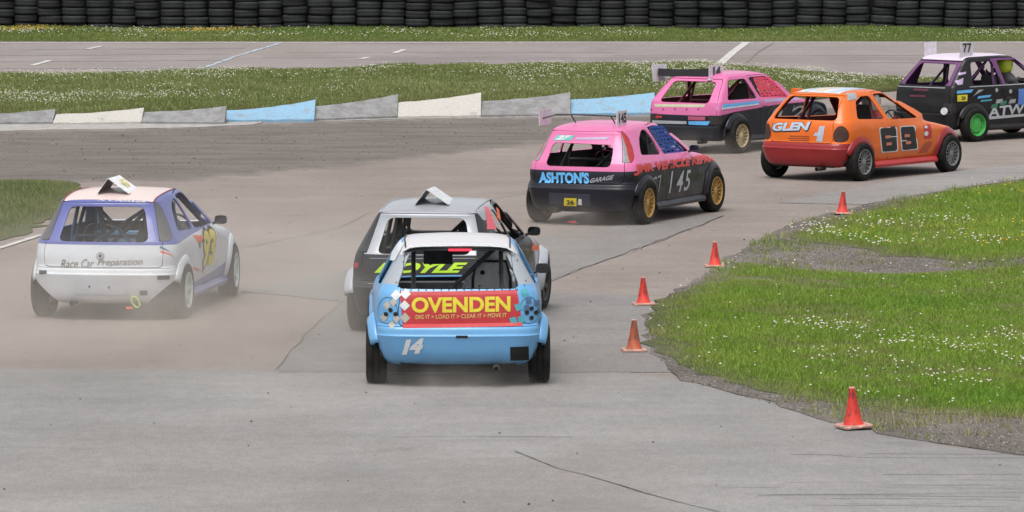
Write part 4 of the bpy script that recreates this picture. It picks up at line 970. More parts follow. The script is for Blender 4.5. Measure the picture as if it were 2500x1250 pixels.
def car_white():
    wh = paint('chalky_white_paint', (0.54, 0.57, 0.60, 1), .45, .3); vi = paint('violet_blue_paint', (0.085, 0.105, 0.32, 1), .4, .3); rf = paint('pale_pink_roof', (0.62, 0.50, 0.47, 1), .4, .2)
    ink = plain('interior_blue', (0.045, 0.075, 0.15, 1), .6); lampm = paint('grey_lamp_cover', (0.075, 0.078, 0.082, 1), .5, .3)
    pal = dict(mats=[wh, vi, rf], inner=ink, base={'all': 0, 'roof_panel': 2}, lamp=[lampm], cage=plain('cage_blue', (0.05, 0.10, 0.17, 1), .5), rim=paint('mint_white_rim', (0.55, 0.66, 0.62, 1), .4, .3), flare=wh, sill=vi, dash=plain('dash_blue', (0.08, 0.2, 0.33, 1), .5), xcage=True,
      recolour=[(('tailgate', 'body_shell', 'door_r', 'door_l'), lambda x, y, z: z-np.interp(x, [-.5, -.2, .2, 1.0, 2.0], [.775, .775, .81, .845, .85]), 1), (('door_r', 'door_l', 'body_shell'), lambda x, y, z: np.minimum(.30-z+.05*x, x-.3), 1)])
    return build_car('round', 'race_car', 'white hatchback with violet blue window frames and a yellow number 93, at left', (-4.125, 50.57, 81.7), pal, rim='five', steer=.06, mirrors=(-1,), flare=.032, extra_cut=[lambda x, y, z: np.minimum(.19+(np.abs(y)-.47)*.85-z, -.05-x)])
def car_pink():
    pk = paint('pink_paint', (0.60, 0.145, 0.325, 1), .30, .22); bk = paint('blue_black_paint', (0.010, 0.011, 0.018, 1), .3, .04)
    pal = dict(mats=[pk, bk], inner=plain('interior_black', (0.03, 0.028, 0.03, 1), .7), base={'all': 0, 'rear_bumper': 1, 'front_bumper': 1}, lamp=[plain('smoked_lamp', (0.22, 0.22, 0.23, 1), .3), plain('red_lamp', (0.35, 0.03, 0.03, 1), .25)], cage=plain('cage_black', (0.04, 0.04, 0.042, 1), .5), rim=paint('gold_rim', (0.42, 0.24, 0.055, 1), .4, .2), flare=bk, sill=bk,
      recolour=[('all', lambda x, y, z: np.interp(x, [-.5, 0, .6, 1.4, 2.4, 3.1], [.70, .715, .735, .755, .735, .64])-z, 1)])
    return build_car('round', 'race_car', 'pink and black hatchback with gold wheels, blue window net and number 145', (1.026, 63.27, 66.8), pal, rim='mesh', steer=-.05, flare=.035, mirrors=(-1,), over=dict(rear_win=[(.465, .755), (-.445, .755), (-.415, 1.035), (.425, 1.05)]),
      net=dict(mat=plain('blue_net', (0.025, 0.085, 0.36, 1), .7), quad=((.78, .86), (1.45, .87), (1.10, 1.20), (.62, 1.215)), n=7, m=5))
def car_silver():
    sv = paint('silver_paint', (0.31, 0.325, 0.35, 1), .35, .15, .3, .15); bk = paint('charcoal_paint', (0.018, 0.0185, 0.020, 1), .38, .08)
    pal = dict(mats=[bk, sv], inner=plain('interior_grey', (0.10, 0.105, 0.11, 1), .6), base={'all': 0, 'roof_panel': 1}, lamp=[paint('dark_lamp_cover', (0.028, 0.029, 0.032, 1), .35, .1)], cage=plain('cage_black', (0.04, 0.04, 0.042, 1), .5), rim=plain('black_rim', (0.03, 0.03, 0.03, 1), .5), flare=paint('silver_flare', (0.36, 0.38, 0.42, 1), .35, .2), sill=bk,
      recolour=[(('tailgate',), lambda x, y, z: z-.80, 1), (('body_shell',), lambda x, y, z: np.minimum(z-1.12+.12*x, 1.0-x), 1), (('body_shell', 'door_r', 'door_l'), lambda x, y, z: np.minimum.reduce([.84-z, x-1.9]), 1)])
    return build_car('round', 'race_car', 'charcoal and silver hatchback with lime tailgate lettering, hidden behind the blue car', place(880, 806, 81.3, 'round', 1), pal, rim='five', steer=-.1, flare=.085)
def car_blue():
    bl = paint('sky_blue_paint', (0.115, 0.315, 0.56, 1), .3, .15); gr = paint('grey_frame_paint', (0.28, 0.31, 0.34, 1), .4, .2); wr_ = paint('white_vinyl_roof', (0.53, 0.51, 0.53, 1), .25, .1); dk = plain('dark_tailgate_top', (0.07, 0.075, 0.08, 1), .5)  # dark band on the tailgate top stands in for the spoiler's dark underside
    pal = dict(mats=[bl, gr, wr_, dk], inner=plain('interior_blue_paint', (0.09, 0.25, 0.46, 1), .5), base={'all': 0, 'roof_panel': 2}, lamp=[paint('sky_blue_lamp_cover', (0.115, 0.315, 0.56, 1), .35, .25)], cage=plain('cage_grey', (0.09, 0.09, 0.09, 1), .5), rim=plain('white_rim', (0.6, 0.6, 0.6, 1), .4), flare=bl, sill=bl,
      recolour=[(('tailgate',), lambda x, y, z: np.minimum(np.abs(y)-np.interp(z, [.88, 1.22], [.50, .37]), z-.90), 1), (('tailgate',), lambda x, y, z: z-1.195, 3), (('body_shell',), lambda x, y, z: np.minimum.reduce([z-1.17, .1-x]), 2), (('body_shell',), lambda x, y, z: np.minimum.reduce([z-.92, 1.17-z, np.interp(z, [.9, 1.2], [-.10, .06])-x]), 1)])
    return build_car('oval', 'race_car', 'sky blue hatchback with red tailgate panel and white 14, nearest car', (-.49, 44.25, 91.3), pal, rim='seven', flare=.065, seat='grey', mirrors=(-1,), over=dict(imirror=(.17, 1.065, .135, .075)))
def car_orange():
    og = paint('orange_paint', (0.64, 0.12, 0.004, 1), .3, .08); rd = paint('dark_red_paint', (0.25, 0.008, 0.012, 1), .32, .06); wr_ = paint('white_vinyl', (0.62, 0.60, 0.60, 1), .3, .1)
    pal = dict(mats=[og, rd, wr_], inner=plain('interior_red', (0.16, 0.02, 0.02, 1), .6), base={'all': 0, 'rear_bumper': 1, 'front_bumper': 1}, lamp=[plain('lamp_socket', (0.05, 0.02, 0.015, 1), .8)], cage=plain('cage_dark_red', (0.12, 0.02, 0.025, 1), .5), rim=paint('grey_rim', (0.16, 0.165, 0.17, 1), .45, .3), flare=rd, sill=paint('bright_red_paint', (0.42, 0.012, 0.014, 1), .35, .1), recolour=[])
    return build_car('oval', 'race_car', 'orange hatchback with dark red bumpers and black number 69 on its door', (4.469, 71.766, 53.7), pal, rim='mesh', flare=.03, mirrors=())
def car_nova():
    pk = paint('rose_pink_paint', (0.58, 0.135, 0.32, 1), .30, .22); bk = paint('navy_black_paint', (0.010, 0.012, 0.019, 1), .3, .04)
    pal = dict(mats=[pk, bk], inner=plain('interior_maroon', (0.13, 0.015, 0.03, 1), .6), base={'all': 0, 'rear_bumper': 1, 'front_bumper': 1}, lamp=[plain('black_lamp', (0.025, 0.022, 0.022, 1), .3)], cage=plain('cage_maroon', (0.14, 0.02, 0.03, 1), .5), rim=paint('pale_gold_rim', (0.50, 0.40, 0.22, 1), .35, .2), flare=bk, sill=bk,
      recolour=[('all', lambda x, y, z: np.interp(x, [-.5, 0, 1.3, 2.9], [.605, .66, .725, .73])-z, 1)])
    return build_car('boxy', 'race_car', 'boxy pink and black hatchback with pink window net and wide black rear wing', place(1801, 374, 54.8, 'boxy'), pal, rim='mesh', flare=.05, mirrors=(),
      net=dict(mat=plain('hot_pink_net', (0.80, 0.075, 0.15, 1), .7), quad=((.80, .845), (1.56, .84), (1.20, 1.15), (.72, 1.155)), n=7, m=6))
def car_black():
    bk = paint('gloss_black_paint', (0.009, 0.009, 0.010, 1), .3, .05); pu = paint('purple_paint', (0.12, 0.035, 0.13, 1), .4, .15); wt = paint('white_lilac_roof', (0.58, 0.50, 0.60, 1), .3, .1)
    pal = dict(mats=[bk, pu, wt], inner=plain('interior_purple', (0.05, 0.015, 0.055, 1), .6), base={'all': 0, 'roof_panel': 2}, lamp=[plain('black_lamp', (0.025, 0.022, 0.022, 1), .3)], cage=plain('cage_purple', (0.10, 0.03, 0.11, 1), .5), rim=paint('green_rim', (0.03, 0.36, 0.05, 1), .4, .2), flare=bk, sill=bk,
      recolour=[(('tailgate', 'door_r', 'door_l'), lambda x, y, z: z-.93, 1)])
    return build_car('tall', 'race_car', 'black hatchback with purple pillars and green wheels, cut off by the right edge', place(2378, 346, 40, 'tall'), pal, rim='steel', flare=.045, mirrors=())
CARS = dict(white=car_white(), pink=car_pink(), silver=car_silver(), blue=car_blue(), orange=car_orange(), nova=car_nova(), black=car_black())
# ------------------------------------------------------------------ lettering, stickers, wings: placed by where the photo shows them on each panel
def car_ray(car, px, py):
    root = car[0]; a = (px-1250)/FPX; b = -(py-625)/FPX; d = Vector((a, cos(PITCH)+b*sin(PITCH), -sin(PITCH)+b*cos(PITCH)))
    Ri = Matrix.Rotation(-root.rotation_euler.z, 4, 'Z'); return Ri @ (Vector((0, 0, CAMH))-root.location), Ri @ d
def on_body(car, px, py):
    o, d = car_ray(car, px, py); p = car[1].bvh.ray_cast(o, d.normalized())[0]
    return p
def on_plane(car, px, py, ax, val):
    o, d = car_ray(car, px, py); i = 'xyz'.index(ax); t = (val-o[i])/d[i]; return o+d*t
def face_ab(p, face): return (p.y, p.z) if face == 'rear' else ((p.x, p.y) if face == 'top' else (p.x, p.z))
def q_pts(car, face, pts):
    out = []
    for q in pts:
        p = on_body(car, *q)
        if p is None: p = on_plane(car, q[0], q[1], 'x' if face == 'rear' else 'y', -.45 if face == 'rear' else -.76)
        out.append(Vector(face_ab(p, face)))
    return out
def word(car, face, txt, LB, RB, LT, mat, name='lettering', bold=0.02, shear=0.0, off=0.005, spacing=1.0, spread=0.0):
    A, B, C = q_pts(car, face, (LB, RB, LT)); V, F = text_mesh(txt, bold, shear, spacing); lo, hi = V.min(0), V.max(0); V = (V-lo)/(hi-lo)
    if spread: V = (V-.5)*np.array((1+spread, 1+spread*2))+.5
    uv = [tuple(A+(B-A)*v[0]+(C-A)*v[1]) for v in V]
    return conform(car[1], face, uv, F, name, mat, car[0], off)
def stick(car, face, quad, mat, name='sticker', off=0.003, nx=10, ny=6):
    return patch(car[1], face, [tuple(p) for p in q_pts(car, face, quad)], name, mat, car[0], off, nx, ny)
def disc(car, face, c, r, mat, name, off=0.004, n=14, rz=1.0):
    A = q_pts(car, face, (c,))[0]; uv = [(A.x, A.y)]+[(A.x+r*cos(2*pi*k/n), A.y+r*rz*sin(2*pi*k/n)) for k in range(n)]
    return conform(car[1], face, uv, [(0, k+1, (k+1) % n+1) for k in range(n)], name, mat, car[0], off)
def sheet_box(car, quad3, thick, mat, name):
    """thin plate from four 3D corners"""
    q = [Vector(p) for p in quad3]; n = (q[1]-q[0]).cross(q[3]-q[0]).normalized()*thick/2
    mb = MB(); mb.add([p-n for p in q]+[p+n for p in q], [(3, 2, 1, 0), (4, 5, 6, 7), (0, 1, 5, 4), (1, 2, 6, 5), (2, 3, 7, 6), (3, 0, 4, 7)]); return mb.build(name, mat, car[0])
v = lambda n, c, r=.45: plain('vinyl_'+n, c, r, var=.08)
v_black, v_white, v_yel, v_lime, v_red = v('black', (.012, .012, .014, 1)), v('white', (.58, .59, .60, 1)), v('yellow', (.62, .52, .03, 1)), v('lime', (.42, .66, .015, 1)), v('red', (.42, .025, .03, 1))
v_org, v_teal, v_beige, v_sky, v_grey, v_navy, v_pink, v_lil = v('orange', (.75, .10, .02, 1)), v('teal', (.06, .30, .36, 1)), v('beige', (.40, .36, .31, 1)), v('sky', (.10, .36, .68, 1)), v('grey', (.30, .31, .33, 1)), v('navy', (.06, .12, .22, 1)), v('pink', (.70, .10, .14, 1)), v('lilac', (.42, .33, .50, 1))

# --- white car 93
c = CARS['white']
for t, x0, x1 in (('Race', 147, 190), ('Car', 198, 229), ('Preparation', 237, 348)): word(c, 'rear', t, (x0, 655-(x0-147)*.02), (x1, 655-(x1-147)*.02), (x0+1, 634-(x0-147)*.02), v('brown', (.12, .105, .08, 1)), 'sponsor_lettering', .0, .35)
disc(c, 'rear', (245, 626), .045, v_grey, 'badge_ring', .003); disc(c, 'rear', (245, 626), .037, c[0].children[0].data.materials[0], 'badge_disc', .005); disc(c, 'rear', (245, 625), .014, v_black, 'badge_hole', .007)
stick(c, 'rear', [(177, 716), (312, 720), (312, 685), (177, 680)], plain('plate_panel_white', (.47, .50, .53, 1), .45, var=.06), 'plate_panel', .008)
for q in ((219, 699), (266, 701)): disc(c, 'rear', q, .012, v_black, 'bolt_hole', .013)
stick(c, 'rear', [(96, 669), (114, 669), (114, 660), (96, 660)], v_black, 'reflector', .004); stick(c, 'rear', [(384, 683), (414, 682), (414, 672), (384, 673)], v_black, 'reflector', .004)
stick(c, 'rear', [(341, 721), (360, 721), (360, 709), (341, 709)], v_black, 'tow_slot', .004)
p = on_plane(c, 331, 737, 'x', -.53); mb = MB(); mb.tube([p+Vector((0, .055*cos(2*pi*k/16)*(.7)+.02*sin(2*pi*k/16), .055*sin(2*pi*k/16))) for k in range(16)], .008, 6, closed=True); tl = mb.build('tow_strap', v('neon', (.45, .70, .03, 1)), c[0], True)
mb = MB(); mb.box(p.x-.006, p.x+.006, p.y+.03, p.y+.10, p.z-.075, p.z-.05); mb.build('strap_end', v_org, tl)
word(c, 'right', '93', (490, 657), (520, 648), (492, 565), v_black, 'race_number', .10, .0, .004, 1.0, .10); word(c, 'right', '93', (490, 657), (520, 648), (492, 565), v_yel, 'race_number', .055, .0, .0065)
stick(c, 'right', [(482, 592), (517, 589), (512, 577), (470, 574)], v_org, 'stripe'); stick(c, 'right', [(489, 583), (521, 592), (516, 580), (487, 574)], v_grey, 'stripe', .002)
disc(c, 'right', (487, 598), .035, v_black, 'filler_cap', .006); stick(c, 'right', [(389, 606), (425, 624), (418, 619), (391, 600)], v_navy, 'stripe'); stick(c, 'right', [(392, 617), (432, 634), (427, 629), (390, 612)], v_org, 'stripe'); stick(c, 'right', [(470, 655), (505, 670), (497, 664), (467, 648)], v_grey, 'stripe'); stick(c, 'right', [(471, 658), (484, 662), (482, 655), (469, 651)], v_org, 'stripe', .005)
word(c, 'rear', 'N V POWER', (238, 491), (356, 495), (240, 487), v_white, 'sponsor_lettering', .02, .4)
def roof_trim(car, mat, y=.475, x0=-.16, x1=.98, r=.007):
    for s in (-1, 1):
        pts = []
        for i in range(16):
            x = x0+(x1-x0)*i/15; h = car[1].hit('top', x, s*np.interp(x, [-.3, .4, 1.2], [y-.005, y+.01, y-.025]))
            if h: pts.append(h[0]+Vector((0, 0, .004)))
        mb = MB(); mb.tube(pts, r, 5, ); mb.build('roof_trim', mat, car[0])
roof_trim(c, v('maroon', (.25, .03, .04, 1)))
def roof_fin(car, mat_out, mat_in, x0, x1, yc, hw, h, label=None):
    zr = car[1].hit('top', (x0+x1)/2, 0)[0].z; P = lambda x, y, z: Vector((x, yc+y, zr+z)); sk = .0
    mb = MB(); th = .004
    outl = [(hw*.72, -.015), (hw*.10, h), (hw*.02, h), (-hw*1.2, -.015)]; inn = [(y*.985, z-.007) for y, z in outl]
    for L, off in ((outl, 0), (inn, 1)):
        for x in (x0, x1): mb.V += [tuple(P(x, y, z)) for y, z in L]
    F = []; 
    for k in range(3): F += [(k, k+1, 4+k+1, 4+k), (8+k, 12+k, 12+k+1, 8+k+1), (k, 8+k, 8+k+1, k+1), (4+k, 4+k+1, 12+k+1, 12+k)]
    F += [(0, 4, 12, 8), (3, 11, 15, 7)]
    mb.F = F; mb.M = [1 if (i % 4 == 1 and i < 12) else 0 for i in range(len(F))]
    fin = mb.build('roof_fin', [mat_out, mat_in], car[0]); return fin, P
fin, P = roof_fin(c, plain('fin_white', (.68, .69, .72, 1), .4), plain('fin_shaded_brown', (.16, .10, .085, 1), .6), .0, .52, .03, .175, .135)  # inner faces painted darker brown, the shadowed leg put into the colour
M = Matrix.Translation(P(.26, -.105, .066)) @ Matrix(((1, 0, 0, 0), (0, .66, -.73, 0), (0, .73, .66, 0), (0, 0, 0, 1)))
M = M @ Matrix.Translation((0, .0, .010)); flat_text('93', M, .20, .12, v_yel, c[0], 'fin_number', .03)

# --- silver car
c = CARS['silver']
word(c, 'rear', 'DOYLE', (914, 666), (1140, 666), (916, 641), v_lime, 'sponsor_lettering', .045, .45)
for a, b in (((902, 630), (1160, 630)), ((898, 692), (1158, 692))): stick(c, 'rear', [(a[0], a[1]+1.2), (b[0], b[1]+1.2), (b[0], b[1]), a], v_grey, 'panel_edge', .003)
stick(c, 'right', [(1188, 560), (1212, 560), (1190, 505), (1180, 505)], v_pink, 'stripe'); stick(c, 'right', [(1212, 530), (1222, 540), (1218, 512), (1210, 505)], v_org, 'sticker'); stick(c, 'right', [(1296, 612), (1320, 610), (1322, 600), (1298, 598)], v_org, 'sticker')
stick(c, 'rear', [(866, 653), (875, 653), (875, 641), (867, 641)], v_red, 'reflector')
fin, P = roof_fin(c, plain('fin_silver', (.62, .63, .64, 1), .25, .2), plain('fin_grey', (.25, .25, .25, 1), .5), .0, .48, .03, .18, .13)
roof_trim(c, v_grey)

# --- blue car 14
c = CARS['blue']
stick(c, 'rear', [(984, 801), (1276, 796), (1262, 708), (976, 712)], v_red, 'sponsor_panel', .0025, 20, 10)
word(c, 'rear', 'OVENDEN', (1005, 764), (1246, 761), (1005, 726), v_yel, 'sponsor_lettering', .035, 0, .006)
word(c, 'rear', 'DIG IT > LOAD IT > CLEAR IT > MOVE IT', (1015, 779), (1237, 774), (1015, 769), v('cream', (.60, .50, .16, 1)), 'slogan_lettering', .0, 0, .006)
def diamond(car, cx, cy, w, h, mat, off=.005): stick(car, 'rear', [(cx-w, cy), (cx, cy+h), (cx+w, cy), (cx, cy-h)], mat, 'check', off, 2, 2)
for cx, cy in ((967, 721), (990, 718), (988, 746), (989, 776)): diamond(c, cx, cy, 13, 13, v_beige if cy > 760 else v_white)
for cx, cy, m in ((1280, 715, v_teal), (1265, 750, v_teal), (1253, 783, v_teal), (1272, 780, v_teal)): stick(c, 'rear', [(cx-10, cy-6), (cx-4, cy+10), (cx+11, cy+5), (cx+5, cy-10)], m, 'check', .0055, 2, 2)
for cx, cy in ((945, 745), (961, 738), (938, 775), (968, 778), (957, 793)): diamond(c, cx, cy, 9, 11, v_beige, .004)
for cx, cy in ((1290, 735), (1310, 740), (1285, 752), (1318, 760), (1322, 785)): stick(c, 'rear', [(cx-7, cy-6), (cx-6, cy+8), (cx+7, cy+6), (cx+6, cy-8)], v_navy, 'check', .004, 2, 2)
for q in ((954, 757), (943, 767), (966, 767), (1297, 753), (1286, 763), (1308, 763), (1297, 776)): disc(c, 'rear', q, .020, m_hole, 'lamp_hole', .006)
disc(c, 'rear', (954, 779), .02, v_sky, 'lamp_hole', .006)
word(c, 'rear', '14', (981, 866), (1034, 862), (982, 829), v_white, 'race_number', .07, .25)
stick(c, 'rear', [(1246, 880), (1291, 878), (1290, 845), (1245, 847)], m_hole, 'bumper_slot', .004); stick(c, 'rear', [(1113, 825), (1142, 825), (1142, 820), (1113, 820)], m_hole, 'handle_slot', .004)
for s, q in ((1, [(953, 636), (965, 637), (990, 590), (978, 582)]), (-1, [(1283, 633), (1294, 628), (1266, 584), (1255, 586)])): stick(c, 'rear', q, plain('white_tape', (.6, .62, .64, 1), .4), 'tape_flap', .008, 5, 5)
p0 = on_plane(c, 1095, 610, 'x', -.17); p1 = on_plane(c, 1151, 610, 'x', -.17); mb = MB(); mb.box(p0.x-.03, p0.x, min(p0.y, p1.y), max(p0.y, p1.y), p0.z-.008, p0.z+.008); mb.build('brake_light', plain('lit_red', (1.0, .02, .05, 1), .4, emit=1.3), c[0])
roof_trim(c, v_black, .47, -.03, .98, .008)
h = c[1]; V = []; F = []; n = 16   # rear roof spoiler lip
for i in range(n+1):
    y = -.50+1.0*i/n; q = h.hit('top', -.01, y)[0]
    V += [q+Vector((.02, 0, .006)), q+Vector((-.10, 0, .0)), q+Vector((-.112, 0, -.010)), q+Vector((-.08, 0, -.020))]
for i in range(n): F += [(i*4+k, i*4+k+1, i*4+5+k, i*4+4+k) for k in range(3)]
mb = MB(); mb.add(V, F); mb.build('roof_spoiler', plain('spoiler_white', (.50, .51, .53, 1), .3), c[0], True)

# --- pink car 145
c = CARS['pink']
word(c, 'rear', "ASHTON'S", (1315, 447), (1438, 449), (1316, 419), v_sky, 'sponsor_lettering', .05, 0)
word(c, 'rear', 'GARAGE', (1440, 447), (1498, 438), (1442, 436), v_grey, 'sponsor_lettering', .03, .3)
stick(c, 'rear', [(1341, 498), (1441, 503), (1441, 474), (1341, 470)], v('slate', (.03, .032, .05, 1)), 'plate_recess', .003)
stick(c, 'rear', [(1377, 502), (1408, 503), (1408, 484), (1378, 483)], v_yel, 'grade_plate', .006); word(c, 'rear', '26', (1384, 499), (1402, 499), (1384, 488), v_black, 'grade_number', .03, 0, .010)
stick(c, 'rear', [(1411, 500), (1421, 501), (1420, 486), (1413, 485)], v_white, 'emblem', .006)
stick(c, 'rear', [(1351, 343), (1392, 343), (1405, 331), (1361, 330)], v('mint', (.10, .42, .40, 1)), 'sticker', .004); word(c, 'rear', '27', (1355, 342), (1392, 342), (1360, 331), v_white, 'lettering', .06, .5, .007)
stick(c, 'rear', [(1403, 341), (1480, 341), (1490, 334), (1408, 336)], v_lil, 'sticker', .004)
word(c, 'right', 'JMR VEHICLE REPAIR', (1546, 429), (1745, 399), (1546, 402), v('bright_red', (.58, .05, .045, 1)), 'sponsor_lettering', .06, 0, .006)
for t, x in (('1', 1632), ('4', 1649), ('5', 1668)): word(c, 'right', t, (x, 472-(x-1632)*.16), (x+(9 if t == '1' else 18), 470-(x-1632)*.16), (x+1, 419-(x-1632)*.08), v('chrome', (.42, .44, .47, 1)), 'race_number', .012, .35, .004)
word(c, 'right', 'C7', (1591, 474), (1613, 466), (1592, 434), v_grey, 'sticker_lettering', -.005, 0, .004)
pl_w = plain('plate_white', (.60, .58, .62, 1), .4)
bx_ = .12; pA = on_plane(c, 1331, 286, 'x', bx_); pB = on_plane(c, 1518, 288, 'x', bx_)
def side_plate(car, p, L, hgt, mat, name, lean=0.0): return sheet_box(car, [p+Vector((-L/2, 0, -hgt/2)), p+Vector((L/2, 0, -hgt/2)), p+Vector((L/2, lean, hgt/2)), p+Vector((-L/2, lean, hgt/2))], .008, mat, name)
side_plate(c, pA, .40, .20, pl_w, 'number_plate'); side_plate(c, pB, .34, .19, pl_w, 'number_plate')
mb = MB(); mb.tube([pA+Vector((-.08, .0, -.01)), pA+Vector((.02, -.16, .04)), (pA+pB)/2+Vector((0, 0, .035)), pB+Vector((0, .02, .02))], .012, 6)
for yy in (pA.y-.42, pB.y+.10): q = c[1].hit('top', bx_+.02, yy)[0]; mb.tube([Vector((bx_, yy+.05, pA.z+.03)), q+Vector((.0, 0, .01))], .010, 6)
mb.build('roof_bar', m_blackp, c[0], True)
flat_text('145', Matrix.Translation(pB+Vector((.02, -.006, 0))) @ Matrix.Rotation(radians(90), 4, 'X'), .26, .13, v_black, c[0], 'plate_number', .04)
stick(c, 'rear', [(1336, 390), (1352, 384), (1352, 381), (1338, 386)], v_pink, 'sticker', .001, 2, 2) if False else None

# --- orange car 69
c = CARS['orange']
word(c, 'rear', 'GLEN', (1886, 322), (1977, 320), (1888, 300), v_black, 'name_lettering', .06, .2, .004, 1, .05); word(c, 'rear', 'GLEN', (1886, 320), (1977, 318), (1888, 300), v('ice', (.42, .50, .60, 1)), 'name_lettering', .05, .2, .007)
for k in range(4): stick(c, 'rear', [(1928+(k % 2)*-4, 333+k*5.2), (1976, 334.5+k*5), (1976, 332.5+k*5), (1928+(k % 2)*-4, 331+k*5.2)], v('rust', (.22, .035, .004, 1)), 'small_print', .003, 5, 1)
stick(c, 'rear', [(1993, 345), (2008, 347), (2014, 308), (2001, 308)], v('paleblue', (.38, .42, .50, 1)), 'sticker', .004); stick(c, 'rear', [(1986, 332), (2010, 334), (2012, 322), (1990, 324)], v('paleblue', (.38, .42, .50, 1)), 'sticker', .005)
def rblock(quad, mat, name, off, r=.2):
    q = q_pts(c, 'right', quad); P4 = roundpoly([tuple(p) for p in q], .045); cx = sum(p[0] for p in P4)/len(P4); cz = sum(p[1] for p in P4)/len(P4); n = len(P4)
    return conform(c[1], 'right', [(cx, cz)]+P4, [(0, k+1, (k+1) % n+1) for k in range(n)], name, mat, c[0], off)
for t, q in (('6', [(2151, 373), (2192, 370), (2189, 309), (2145, 311)]), ('9', [(2200, 369), (2241, 365), (2233, 306), (2195, 308)])):
    rblock(q, v_white, 'race_number', .004); k_ = [(q[0][0]+2.5, q[0][1]-2.5), (q[1][0]-2.5, q[1][1]-2.5), (q[2][0]-2.5, q[2][1]+2.5), (q[3][0]+2.5, q[3][1]+2.5)]; rblock(k_, v_black, 'race_number', .007)
    x, y = (2160, 331) if t == '6' else (2207, 328)
    for dx, dy in ((0, 0), (3, 17)): stick(c, 'right', [(x+dx+(0 if t == '6' else 0), y+dy+7), (x+dx+13, y+dy+6), (x+dx+13, y+dy-1), (x+dx, y+dy)], v('clay', (.50, .17, .10, 1)), 'number_counter', .010, 2, 2)
    if t == '6': stick(c, 'right', [(2172, 335), (2191, 334), (2191, 332), (2172, 333)], v_white, 'number_notch', .011, 3, 1)
    else: stick(c, 'right', [(2196, 345), (2212, 344), (2212, 342), (2196, 343)], v_white, 'number_notch', .011, 3, 1)
stick(c, 'right', [(2256, 340), (2274, 337), (2270, 303), (2254, 306)], v_red, 'sticker', .003); disc(c, 'right', (2261, 326), .06, v_white, 'sticker', .005, 12, .6); disc(c, 'right', (2260, 310), .05, v_white, 'sticker', .005, 12, .4)
stick(c, 'right', [(2240, 375), (2262, 372), (2278, 345), (2258, 346)], v('rust2', (.40, .06, .02, 1)), 'stripe', .002)
rs = lambda x0, x1, y0, y1, m, off: patch(c[1], 'top', [(x0, y0), (x1, y0), (x1, y1), (x0, y1)], 'roof_sheet', m, c[0], off, 14, 12)
rs(.0, .92, -.37, .40, paint('white_vinyl', (0.62, 0.60, 0.60, 1)), .004); rs(.06, .86, -.30, -.16, v('pale_sky', (.40, .48, .62, 1)), .007); rs(.10, .90, .0, .12, v('cream2', (.60, .50, .36, 1)), .007); rs(.04, .80, .20, .28, v('pale_sky', (.40, .48, .62, 1)), .007)
stick(c, 'right', [(2068, 246), (2092, 242), (2088, 227), (2062, 228)], v_grey, 'sticker', .004)
p = on_plane(c, 1941, 219, 'x', .06); mb = MB(); mb.box(p.x-.03, p.x+.10, p.y-.06, p.y+.05, p.z-.05, p.z+.02, M=None); mb.build('roof_winglet', c[0].children[0].data.materials[0], c[0])

# --- boxy pink car
c = CARS['nova']
stick(c, 'rear', [(1600, 261), (1718, 262), (1722, 255), (1598, 254)], v('cream3', (.50, .48, .34, 1)), 'sticker_band', .003)
for k in range(5): disc(c, 'rear', (1591+k*28.5, 267), .018, v('plum', (.22, .03, .09, 1)), 'vent_hole', .004, 8, .8)
stick(c, 'rear', [(1680, 293), (1721, 294), (1722, 285), (1680, 284)], v('rose', (.35, .07, .13, 1)), 'sticker'); stick(c, 'rear', [(1585, 301), (1676, 303), (1676, 296), (1585, 293)], v_grey, 'trim_strip'); stick(c, 'rear', [(1681, 304), (1728, 306), (1734, 296), (1681, 296)], v_sky, 'sticker'); stick(c, 'rear', [(1600, 288), (1616, 288), (1616, 283), (1602, 282)], v_red, 'sticker')
stick(c, 'right', [(1747, 269), (1852, 256), (1855, 245), (1750, 256)], v_sky, 'sponsor_strip', .003, 14, 3); stick(c, 'right', [(1750, 268), (1852, 255.5), (1853, 252), (1750, 264)], v_white, 'sponsor_strip', .005, 14, 1); stick(c, 'right', [(1866, 250), (1955, 244), (1955, 236), (1866, 243)], v_lil, 'sponsor_strip', .003, 10, 2)
for t, x in (('0', 1872), ('2', 1925)): word(c, 'right', t, (x, 300-(x-1872)*.08), (x+46, 296-(x-1872)*.08), (x+3, 258-(x-1872)*.08), v_grey, 'race_number', .05, .15, .004); word(c, 'right', t, (x, 300-(x-1872)*.08), (x+46, 296-(x-1872)*.08), (x+3, 258-(x-1872)*.08), v_black, 'race_number', .0, .15, .007)
wx = .02; a = on_plane(c, 1612, 176, 'x', wx); b = on_plane(c, 1741, 176, 'x', wx); mb = MB(); n = 10; V = []; F = []
for i in range(n+1):
    q = a.lerp(b, i/n)-Vector((0, 0, .018*sin(pi*i/n)))
    V += [q+Vector((-.06, 0, .065)), q+Vector((.13, 0, .0)), q+Vector((.14, 0, -.03)), q+Vector((-.07, 0, -.055))]
for i in range(n): F += [(i*4+k, i*4+(k+1) % 4, i*4+4+(k+1) % 4, i*4+4+k) for k in range(4)]
F += [(0, 1, 2, 3), (n*4+3, n*4+2, n*4+1, n*4)]; mb.add(V, F); mb.build('rear_wing', plain('wing_black', (.016, .014, .018, 1), .35), c[0])
for yy in (.25, -.25): q = c[1].hit('top', .10, yy)[0]; mb = MB(); mb.box(.06, .12, yy-.01, yy+.01, q.z-.01, a.z-.02); mb.build('wing_strut', m_blackp, c[0])
side_plate(c, a+Vector((.02, .01, -.01)), .42, .27, pl_w, 'number_plate', .03); pr = b+Vector((.06, -.01, .0)); side_plate(c, pr, .40, .22, pl_w, 'number_plate')
mb = MB(); mb.box(pr.x-.24, pr.x+.26, pr.y-.05, pr.y+.03, pr.z-.125, pr.z-.11); mb.build('plate_foot', pl_w, c[0])
